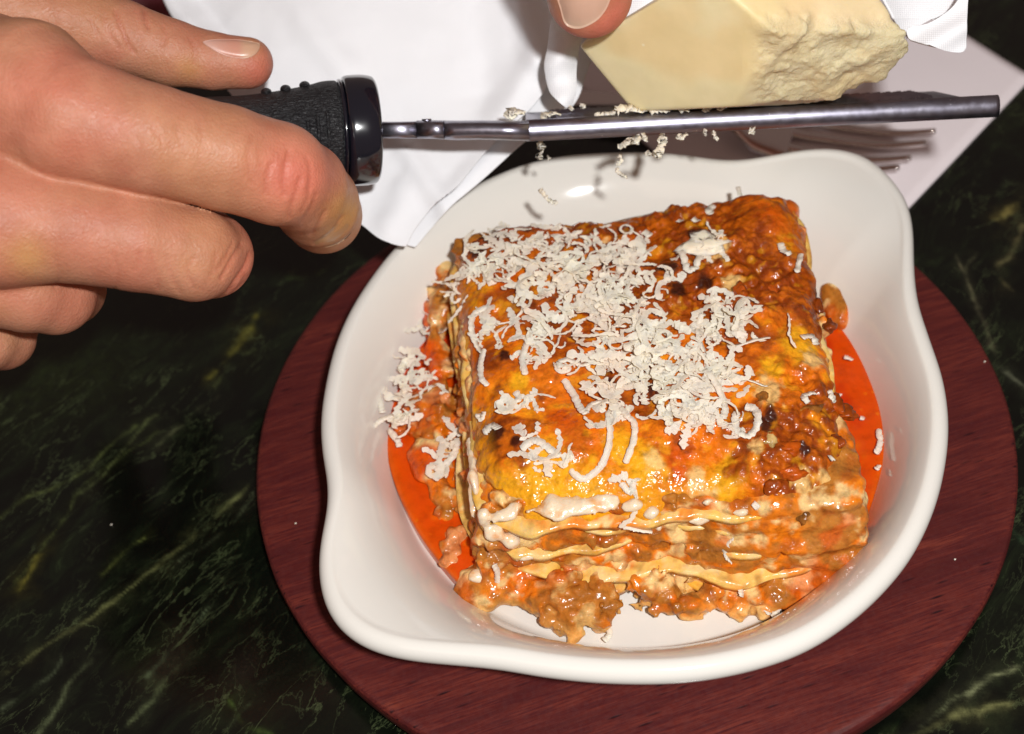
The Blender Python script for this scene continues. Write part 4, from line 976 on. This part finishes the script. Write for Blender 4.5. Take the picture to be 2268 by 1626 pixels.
def z_main(x, y):
    t = np.clip((y-0)/545, 0, 1); s = np.clip((x-400)/850, 0, 1)
    d = 36.2-1.0*s-1.6*t
    d = d+fold(x, y, (360, -20), (470, 120), .35, 26)+fold(x, y, (430, -20), (540, 130), -.18, 22)
    d = d+fold(x, y, (1150, -20), (1190, 130), .35, 30)+fold(x, y, (1190, 130), (1100, 260), .22, 30)+fold(x, y, (1215, 20), (1235, 120), -.3, 22)
    d = d+fold(x, y, (1000, 430), (1130, 300), .15, 26)+fold(x, y, (860, 500), (900, 420), .12, 30)+.32*np.sin(x/150.+y/190.)
    d = d+fold(x, y, (620, -40), (760, 150), .22, 40)+fold(x, y, (900, 330), (990, 470), .20, 26)+fold(x, y, (1040, -30), (1080, 200), -.2, 45)
    d = d+1.0*np.clip((x-1100)/180, 0, 1)**2*np.clip((60-y)/-80, 0, 1)*0
    return d
Lm = [(330, -120), (352, -20), (385, 45), (440, 120), (520, 220), (600, 320), (700, 430), (790, 490), (835, 525), (862, 538), (880, 544), (895, 546)]
Rm = [(1290, -120), (1272, -20), (1262, 60), (1255, 110), (1232, 160), (1180, 235), (1120, 290), (1065, 345), (1015, 410), (965, 450), (925, 500), (900, 546)]
cloth_sheet('draped_panel', Lm, Rm, z_main, 1)
o = bpy.data.objects['draped_panel']; o.parent = cl_root; o.location = -Vector(cl_root.location)
# second ply behind: the hem that runs down to the dish rim
def z_b(x, y): return z_main(x, y)+.75-.2*np.exp(-((x-1150)/80)**2)
cloth_sheet('hem', [(1240, 60), (1140, 190), (1050, 290), (960, 385), (900, 470), (885, 510), (876, 536)], [(1330, 70), (1300, 160), (1265, 235), (1165, 310), (1085, 385), (990, 465), (918, 547)], z_b, 2, 120, 50)
o = bpy.data.objects['hem']; o.parent = cl_root; o.location = -Vector(cl_root.location)
# narrow fold beside the cheese tip
def z_c(x, y): return 32.9+.35*((x-1245)/40.)**2+.002*(y-100)+.12*np.sin(y/17.+x/30.)
cloth_sheet('fold', [(1215, -60), (1222, 20), (1212, 90), (1207, 150), (1218, 200), (1240, 228), (1258, 240)], [(1330, -60), (1320, 20), (1292, 88), (1283, 125), (1277, 160), (1276, 200), (1266, 240)], z_c, 3, 110, 50, .03, .06)
o = bpy.data.objects['fold']; o.parent = cl_root; o.location = -Vector(cl_root.location)
# piece showing between thumb and cheese
def z_d(x, y): return 31.4+.0*x+.3*np.sin(x/40.)
cloth_sheet('fold', [(1300, -140), (1330, -40), (1345, 30), (1360, 70), (1370, 85)], [(1560, -140), (1500, -40), (1445, 5), (1410, 35), (1378, 62)], z_d, 4, 60, 50, .06, .05)
o = bpy.data.objects['fold.001']; o.parent = cl_root; o.location = -Vector(cl_root.location)
# tail on the right of the cheese: two overlapping turns
def z_e(x, y): return 31.0+.5*np.sin((x-1960)/60.)+.004*np.abs(y-40)
cloth_sheet('tail', [(1900, -120), (1945, -20), (1975, 30), (1997, 62), (2018, 85)], [(2230, -120), (2160, -30), (2120, 10), (2060, 45), (2010, 75)], z_e, 5, 70, 60, .07, .06)
o = bpy.data.objects['tail']; o.parent = cl_root; o.location = -Vector(cl_root.location)
def z_f(x, y): return 30.7-.25*np.exp(-((y+ .6*x-1340)/30.)**2)+.3*((x-2080)/60.)**2*.2
cloth_sheet('tail', [(2170, -60), (2140, -30), (2110, 15), (2060, 50), (2012, 62), (2010, 80), (2016, 88)], [(2190, -60), (2150, -20), (2142, 40), (2140, 85), (2138, 108), (2122, 117), (2080, 108)], z_f, 6, 80, 50, .07, .05)
o = bpy.data.objects['tail.001']; o.parent = cl_root; o.location = -Vector(cl_root.location)

# ------------------------------------------------------------------ napkin, fork, dark red cloth
def flat_poly(name, pts, z, th, mat, n=40, wob=.03, seed=1):
    A, B, C4, D4 = [np.array(p, float) for p in pts]
    u = np.linspace(0, 1, n)[:, None, None]; v = np.linspace(0, 1, n)[None, :, None]
    XY = A*(1-u)*(1-v)+B*u*(1-v)+C4*u*v+D4*(1-u)*v
    P = np.concatenate([XY, np.full((n, n, 1), z)], -1); P[..., 2] += wob*np.abs(fbm(P, .4, 3, seed))
    Vt, Ft = thick_grid(P, np.broadcast_to([0, 0, 1.], P.shape), th)
    return build(name, Vt, Ft, mat, loc=P.reshape(-1, 3).mean(0)*[1, 1, 0])
c0 = W(2284, 176, 0)[:2]; e1 = W(2030, 446, 0)[:2]-c0; e1 /= np.linalg.norm(e1); e2 = W(2142, 86, 0)[:2]-c0; e2 /= np.linalg.norm(e2)
nk = flat_poly('paper_napkin', [c0, c0+e1*12, c0+e1*12+e2*15.5, c0+e2*15.5], .10, .09, napM, wob=.02)
tag(nk, 'white paper napkin on the table, its corner pointing right behind the dish', 'napkin')
rc = flat_poly('red_cloth', [W(-200, -200, 0)[:2], W(520, -200, 0)[:2], W(470, 110, 0)[:2], W(-200, 30, 0)[:2]], .25, .24, redM, wob=.2, seed=4)
tag(rc, 'dark red cloth on the table behind the thumb at the upper left', 'cloth')

tips = [W(2072, 291, .62), W(2052, 317, .62), W(2018, 350, .62), W(1992, 371, .62)]
roots = [W(1770, 262, .30), W(1745, 292, .30), W(1722, 322, .30), W(1700, 345, .30)]
fk = empty('fork', W(1700, 300, .1)); tag(fk, 'steel dinner fork with four tines lying on the white napkin', 'fork')
def flatbar(path, wid, thk, name):
    path = catmull(path, 24); T_ = np.gradient(path, axis=0); T_ /= np.linalg.norm(T_, axis=1, keepdims=True); S_ = np.cross(T_, [0, 0, 1.]); S_ /= np.linalg.norm(S_, axis=1, keepdims=True); U_ = np.cross(S_, T_)
    m = 14; a = np.linspace(0, 2*np.pi, m, endpoint=False); wd = np.interp(np.linspace(0, 1, 24), np.linspace(0, 1, len(wid)), wid)
    ca = np.sign(np.cos(a))*np.abs(np.cos(a))**.7; sb = np.sign(np.sin(a))*np.abs(np.sin(a))**.7
    P = path[:, None]+wd[:, None, None]*.5*ca[None, :, None]*S_[:, None]+thk*.5*sb[None, :, None]*U_[:, None]
    F = [tuple(f) for f in grid_faces(24, m, True)]+[tuple(range(m)), tuple(range(24*m-1, 24*m-m-1, -1))]
    return build(name, P.reshape(-1, 3), F, forkM, fk)
for a, b in zip(tips, roots):
    m1 = b*.7+a*.3; m1[2] = .22; m2 = b*.3+a*.7; m2[2] = .28
    flatbar([b, m1, m2, a], [.42, .36, .30, .18], .16, 'tine')
rm = (roots[0]+roots[3])/2; hd = rm-(tips[0]+tips[3])/2; hd[2] = 0; hd /= np.linalg.norm(hd)
def dz(p, z): p = p.copy(); p[2] = z; return p
flatbar([dz(rm-hd*.25, .30), dz(rm+hd*.8, .48), dz(rm+hd*1.6, .75), dz(rm+hd*2.4, .95)], [2.35, 2.1, 1.1, .65], .20, 'head')
flatbar([dz(rm+hd*2.3, .95), dz(rm+hd*5, .8), dz(rm+hd*8, .45), dz(rm+hd*11, .28)], [.6, .6, 1.0, 1.7], .22, 'handle')

# ------------------------------------------------------------------ person: two hands
person = empty('person', V(-400, 300, 30)); tag(person, 'person whose one hand grips the grater while the other thumb holds the cheese', 'person')
sc_ = lambda pxr, d: pxr*d/FPX*1.0
def J(x, y, d, r): return (V(x, y, d), r*d/FPX)
SK_B = np.array([.50, .218, .130]); SK_R = np.array([.51, .165, .108]); SK_Y = np.array([.50, .240, .12])
def chain_sd(P, ch):
    d = np.full(len(P), 99.)
    for (a, ra), (b, rb) in zip(ch[:-1], ch[1:]): d = smin(d, cone(P, a, b, ra, rb), .10)
    return d
# grater hand
index = [J(60, 215, 27.6, 170), J(150, 262, 27.3, 140), J(330, 308, 27.6, 121), J(500, 350, 28.2, 116), J(615, 385, 28.8, 113), J(668, 412, 29.8, 100), J(700, 450, 31.1, 94), J(714, 474, 32.2, 88)]
middle = [J(20, 490, 27.6, 150), J(150, 505, 27.8, 120), J(300, 533, 28.2, 112), J(430, 564, 28.8, 103), J(464, 566, 29.4, 94), J(464, 556, 31.2, 80), J(450, 530, 33.2, 72), J(420, 470, 34.8, 66), J(400, 400, 35.4, 60)]
ring = [J(-60, 600, 28.6, 120), J(60, 640, 28.9, 96), J(120, 652, 29.4, 88), J(150, 640, 30.8, 80), J(160, 600, 33.0, 76), J(180, 520, 34.8, 66), J(200, 440, 35.6, 60)]
pinky = [J(-140, 690, 29.6, 95), J(-40, 745, 30.2, 78), J(5, 748, 30.8, 70), J(20, 720, 32.4, 62), J(20, 650, 34.2, 58), J(20, 580, 35.4, 52)]
thumb = [J(-160, 40, 30.5, 150), J(-20, 20, 30.8, 118), J(140, 48, 31.1, 92), J(270, 82, 31.4, 80), J(380, 118, 31.7, 72), J(470, 136, 31.9, 62), J(548, 140, 32.0, 56)]
palm = [(J(-380, 260, 30, 260), J(-40, 240, 28.8, 205)), (J(-380, 330, 30, 250), J(-60, 440, 28.9, 190)), (J(20, 370, 28.5, 150), J(175, 402, 28.5, 92)), (J(-80, 540, 29.0, 130), J(40, 590, 29.0, 78)), (J(-380, 420, 30.5, 240), J(-100, 570, 29.6, 150)), (J(-380, 300, 30.5, 260), J(-150, 90, 30.6, 170)), (J(-380, 480, 31, 220), J(-160, 660, 30.4, 115)), (J(-900, 330, 31, 250), J(-380, 330, 30.3, 270))]
def hand_sd(P):
    d = np.full(len(P), 99.)
    for (a, ra), (b, rb) in palm: d = smin(d, cone(P, a, b, ra, rb), .7)
    m = px_ok = None
    di = chain_sd(P, index); dm = chain_sd(P, middle); dg = chain_sd(P, ring); dp = chain_sd(P, pinky); dt = chain_sd(P, thumb)
    # fingers blend with the back of the hand but stay apart from each other
    ki = .75
    a1 = smin(d, di, ki); a2 = smin(d, dm, ki); a3 = smin(d, dg, .6); a4 = smin(d, dp, .5); a5 = smin(d, dt, .30)
    r = smin(a1, a2, .13); r = smin(r, a3, .10); r = smin(r, a4, .10); r = smin(r, a5, .08)
    return r-.012*fbm(P, .8, 2, 3.)
hlo = np.min([p for p, r in index+middle+ring+pinky+thumb+[q for s in palm[:5] for q in s]], axis=0)-2.6; hhi = np.max([p for p, r in index+middle+ring+pinky+thumb], axis=0)+1.6
hlo = np.maximum(hlo, [-16.5, -12, -2])
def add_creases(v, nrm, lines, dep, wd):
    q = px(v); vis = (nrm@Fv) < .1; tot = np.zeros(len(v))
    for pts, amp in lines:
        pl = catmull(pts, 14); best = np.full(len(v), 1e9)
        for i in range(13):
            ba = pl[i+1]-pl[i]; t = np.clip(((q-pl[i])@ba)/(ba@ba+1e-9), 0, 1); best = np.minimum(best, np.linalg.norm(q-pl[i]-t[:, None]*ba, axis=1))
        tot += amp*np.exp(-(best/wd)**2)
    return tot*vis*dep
def vnormals(v, f):
    n = np.zeros_like(v); a, b, c, d = [v[f[:, i]] for i in range(4)]; fn = np.cross(c-a, d-b)
    for i in range(4): np.add.at(n, f[:, i], fn)
    return n/(np.linalg.norm(n, axis=1, keepdims=True)+1e-12)
hv, hf_ = implicit(hand_sd, hlo, hhi, .055, .5)
hn = vnormals(hv, hf_)
dd_ = hv-CAM
creases = [([(640, 335), (632, 370), (628, 410), (630, 432)], .6), ([(665, 395), (655, 430), (645, 455), (640, 480)], .55), ([(600, 365), (590, 400), (588, 430)], .45), ([(680, 350), (688, 380), (684, 420)], .3),
           ([(535, 540), (520, 565), (500, 600), (490, 618)], .6), ([(555, 560), (545, 590), (525, 620), (508, 645)], .8), ([(515, 540), (500, 570), (480, 600)], .4), ([(545, 610), (535, 630), (520, 650)], .35),
           ([(255, 25), (268, 60), (285, 100), (295, 115)], .6), ([(320, 25), (325, 50), (330, 62)], .5), ([(362, 60), (368, 80), (358, 100)], .35), ([(200, 45), (215, 75)], .3),
           ([(310, 560), (308, 585), (300, 600)], .35), ([(335, 560), (345, 600), (352, 640)], .3), ([(370, 570), (380, 610), (400, 650)], .3), ([(430, 570), (415, 600), (430, 640)], .3), ([(340, 280), (345, 300), (365, 310), (385, 330)], .2), ([(400, 250), (395, 290), (405, 330)], .15), ([(440, 270), (450, 320), (440, 370)], .15), ([(560, 300), (550, 350), (560, 410)], .2), ([(300, 300), (310, 340), (300, 380)], .15), ([(350, 290), (362, 330)], .2), ([(480, 560), (470, 600), (450, 640)], .25), ([(250, 560), (262, 600), (255, 640)], .2), ([(700, 430), (690, 460), (670, 490)], .35), ([(690, 400), (682, 440), (668, 470)], .3), ([(230, 35), (240, 70), (262, 105)], .3), ([(420, 85), (432, 110), (430, 140)], .3), ([(120, 570), (130, 610), (120, 640)], .2), ([(720, 470), (705, 500), (690, 520)], .5), ([(760, 480), (735, 515), (700, 540)], .5)]
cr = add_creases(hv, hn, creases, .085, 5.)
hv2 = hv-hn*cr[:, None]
def skincol(v, warm, cool):
    n = fbm(v, .6, 3, 9.); c = np.tile(SK_B, (len(v), 1)); c = lay(c, sstep(.0, .6, n)*.45, SK_R); c = lay(c, sstep(.1, .6, -n)*.45, SK_Y)
    q = px(v)
    for x, y, r, k in warm: c = lay(c, k*np.exp(-(((q[:, 0]-x)/r)**2+((q[:, 1]-y)/r)**2)), np.array([.62, .16, .11]))
    for x, y, r, k in cool: c = lay(c, k*np.exp(-(((q[:, 0]-x)/r)**2+((q[:, 1]-y)/r)**2)), np.array([.60, .33, .10]))
    return c
hcol = skincol(hv, [(640, 390, 85, .75), (700, 400, 50, .4), (160, 330, 60, .35), (100, 180, 80, .25), (540, 600, 50, .3), (20, 620, 60, .4), (570, 165, 50, .5), (440, 170, 60, .2)], [(770, 470, 42, .8), (735, 520, 30, .5), (420, 150, 30, .4), (60, 570, 50, .5), (560, 100, 20, .3)])
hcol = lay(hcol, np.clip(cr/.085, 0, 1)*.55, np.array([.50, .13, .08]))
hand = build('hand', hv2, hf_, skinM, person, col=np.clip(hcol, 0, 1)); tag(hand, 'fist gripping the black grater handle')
# fingernails: patches lifted from the skin by casting the layout outline on it
from mathutils.bvhtree import BVHTree
def nail_on(verts, faces, outline, cen, parent, lift, colf, n=30, edge=.02, dome=.0):
    tree = BVHTree.FromPolygons([Vector(v) for v in verts], [tuple(int(i) for i in f) for f in faces])
    out = catmull(outline, 64, True); cen = np.array(cen, float); P = []; uvs = []
    rs = np.linspace(0, 1, 14)
    for k in rs:
        for o in out:
            q = cen+(o-cen)*k; d = V(q[0], q[1], 1.)-CAM; hit = tree.ray_cast(Vector(CAM), Vector(d/np.linalg.norm(d)))
            if hit[0] is None: P.append([np.nan]*3); uvs.append((k,)); continue
            P.append(np.array(hit[0])-d/np.linalg.norm(d)*lift*(1-k**6*.9)); uvs.append((k,))
    P = np.array(P).reshape(14, 64, 3)
    dep = depth(P.reshape(-1, 3)).reshape(14, 64); ok = ~np.isnan(dep)
    for i in range(14):
        for j in range(64):
            if not ok[i, j] or (i > 0 and abs(dep[i, j]-dep[i-1, j]) > .35):
                q = cen+(out[j]-cen)*rs[i]; dep[i, j] = dep[i-1, j] + (dep[i-1, j]-dep[max(i-2, 0), j]) if i > 0 else 0
                P[i, j] = V(q[0], q[1], dep[i, j])
    # smooth depth to a hard plate
    for _ in range(6):
        D = depth(P.reshape(-1, 3)).reshape(14, 64); D2 = D.copy(); D2[1:-1] = .25*(D[:-2]+D[2:])+.25*(np.roll(D, 1, 1)+np.roll(D, -1, 1))[1:-1]
        Q = px(P.reshape(-1, 3)); P = V(Q[:, 0], Q[:, 1], D2.reshape(-1)).reshape(14, 64, 3)
    Nm = normals(P); Nm = np.where((Nm@Fv > 0)[..., None], -Nm, Nm)
    top = P.reshape(-1, 3); bot = (P+ (np.asarray(Fv)*.05)).reshape(-1, 3); k = 14*64
    F = grid_faces(14, 64, True); a = np.arange(k).reshape(14, 64)[-1]; nx = np.roll(a, -1)
    Fs = np.concatenate([F, F[:, ::-1]+k, np.stack([a, nx, nx+k, a+k], -1)])
    Vt = np.concatenate([top, bot]); c = colf(px(Vt))
    return build('fingernail', Vt, Fs, nailM, parent, col=np.clip(c, 0, 1))
NB = np.array([.60, .28, .20]); NT = np.array([.60, .35, .23]); NP = np.array([.62, .40, .34])
def thumbcol(q):
    c = np.tile(NB, (len(q), 1)); c = lay(c, sstep(525, 545, q[:, 0]), NT); return lay(c, sstep(520, 450, q[:, 0])*.6, NP)
nail_on(hv2, hf_, [(450, 92), (480, 87), (530, 88), (563, 93), (576, 98), (570, 116), (552, 128), (525, 129), (490, 120), (462, 104)], (520, 103), hand, .05, thumbcol)
def idxcol(q):
    c = np.tile(np.array([.46, .24, .11]), (len(q), 1)); return lay(c, sstep(525, 545, q[:, 1]+.55*(q[:, 0]-740)), np.array([.56, .36, .20]))
nail_on(hv2, hf_, [(664, 538), (694, 526), (730, 508), (758, 488), (778, 474), (784, 500), (770, 525), (742, 543), (712, 549), (682, 545)], (730, 522), hand, .012, idxcol)

# hand on the cheese (only its thumb tip reaches the picture)
t2 = [J(1180, -620, 28.5, 150), J(1215, -420, 28.4, 122), J(1245, -250, 28.5, 108), J(1275, -130, 28.9, 100), J(1300, -50, 29.4, 97), J(1306, -12, 29.7, 95)]
f2 = [[J(1500+90*i, -760+30*i, 31, 105), J(1600+105*i, -600+40*i, 32.5, 95), J(1640+110*i, -450+40*i, 34.5, 88), J(1640+100*i, -340+30*i, 37, 80), J(1600+90*i, -280+20*i, 39, 70)] for i in range(4)]
palm2 = [(J(1200, -900, 30, 230), J(1480, -780, 31, 160)), (J(1250, -950, 31, 230), J(1700, -760, 31.5, 150)), (J(1150, -950, 30, 220), J(1190, -640, 28.8, 170)), (J(1300, -1300, 31, 220), J(1300, -950, 31, 240))]
def hand2_sd(P):
    d = np.full(len(P), 99.)
    for (a, ra), (b, rb) in palm2: d = smin(d, cone(P, a, b, ra, rb), .7)
    r = smin(d, chain_sd(P, t2), .5)
    for ch in f2: r = smin(r, smin(d, chain_sd(P, ch), .5), .1)
    return r-.012*fbm(P, .8, 2, 3.)
allp = [p for p, r in t2+sum(f2, [])+[q for s in palm2 for q in s]]
h2, hf2 = implicit(hand2_sd, np.min(allp, 0)-2.4, np.max(allp, 0)+2.4, .075, .5)
c2 = skincol(h2, [(1340, 60, 60, .8), (1380, 20, 40, .6), (1250, 70, 30, .5)], [(1310, 20, 30, .2)])
hand2 = build('hand', h2, hf2, skinM, person, col=np.clip(c2, 0, 1)); tag(hand2, 'hand pressing the cheese block with its thumb')
def n2col(q):
    c = np.tile(np.array([.66, .40, .29]), (len(q), 1)); return lay(c, sstep(40, 60, q[:, 1]+.25*np.abs(q[:, 0]-1290)), np.array([.70, .46, .33]))
nail_on(h2, hf2, [(1240, 18), (1252, 54), (1278, 64), (1305, 56), (1330, 38), (1350, 5), (1362, -50), (1350, -105), (1290, -120), (1240, -105), (1222, -50)], (1292, -25), hand2, .06, n2col)
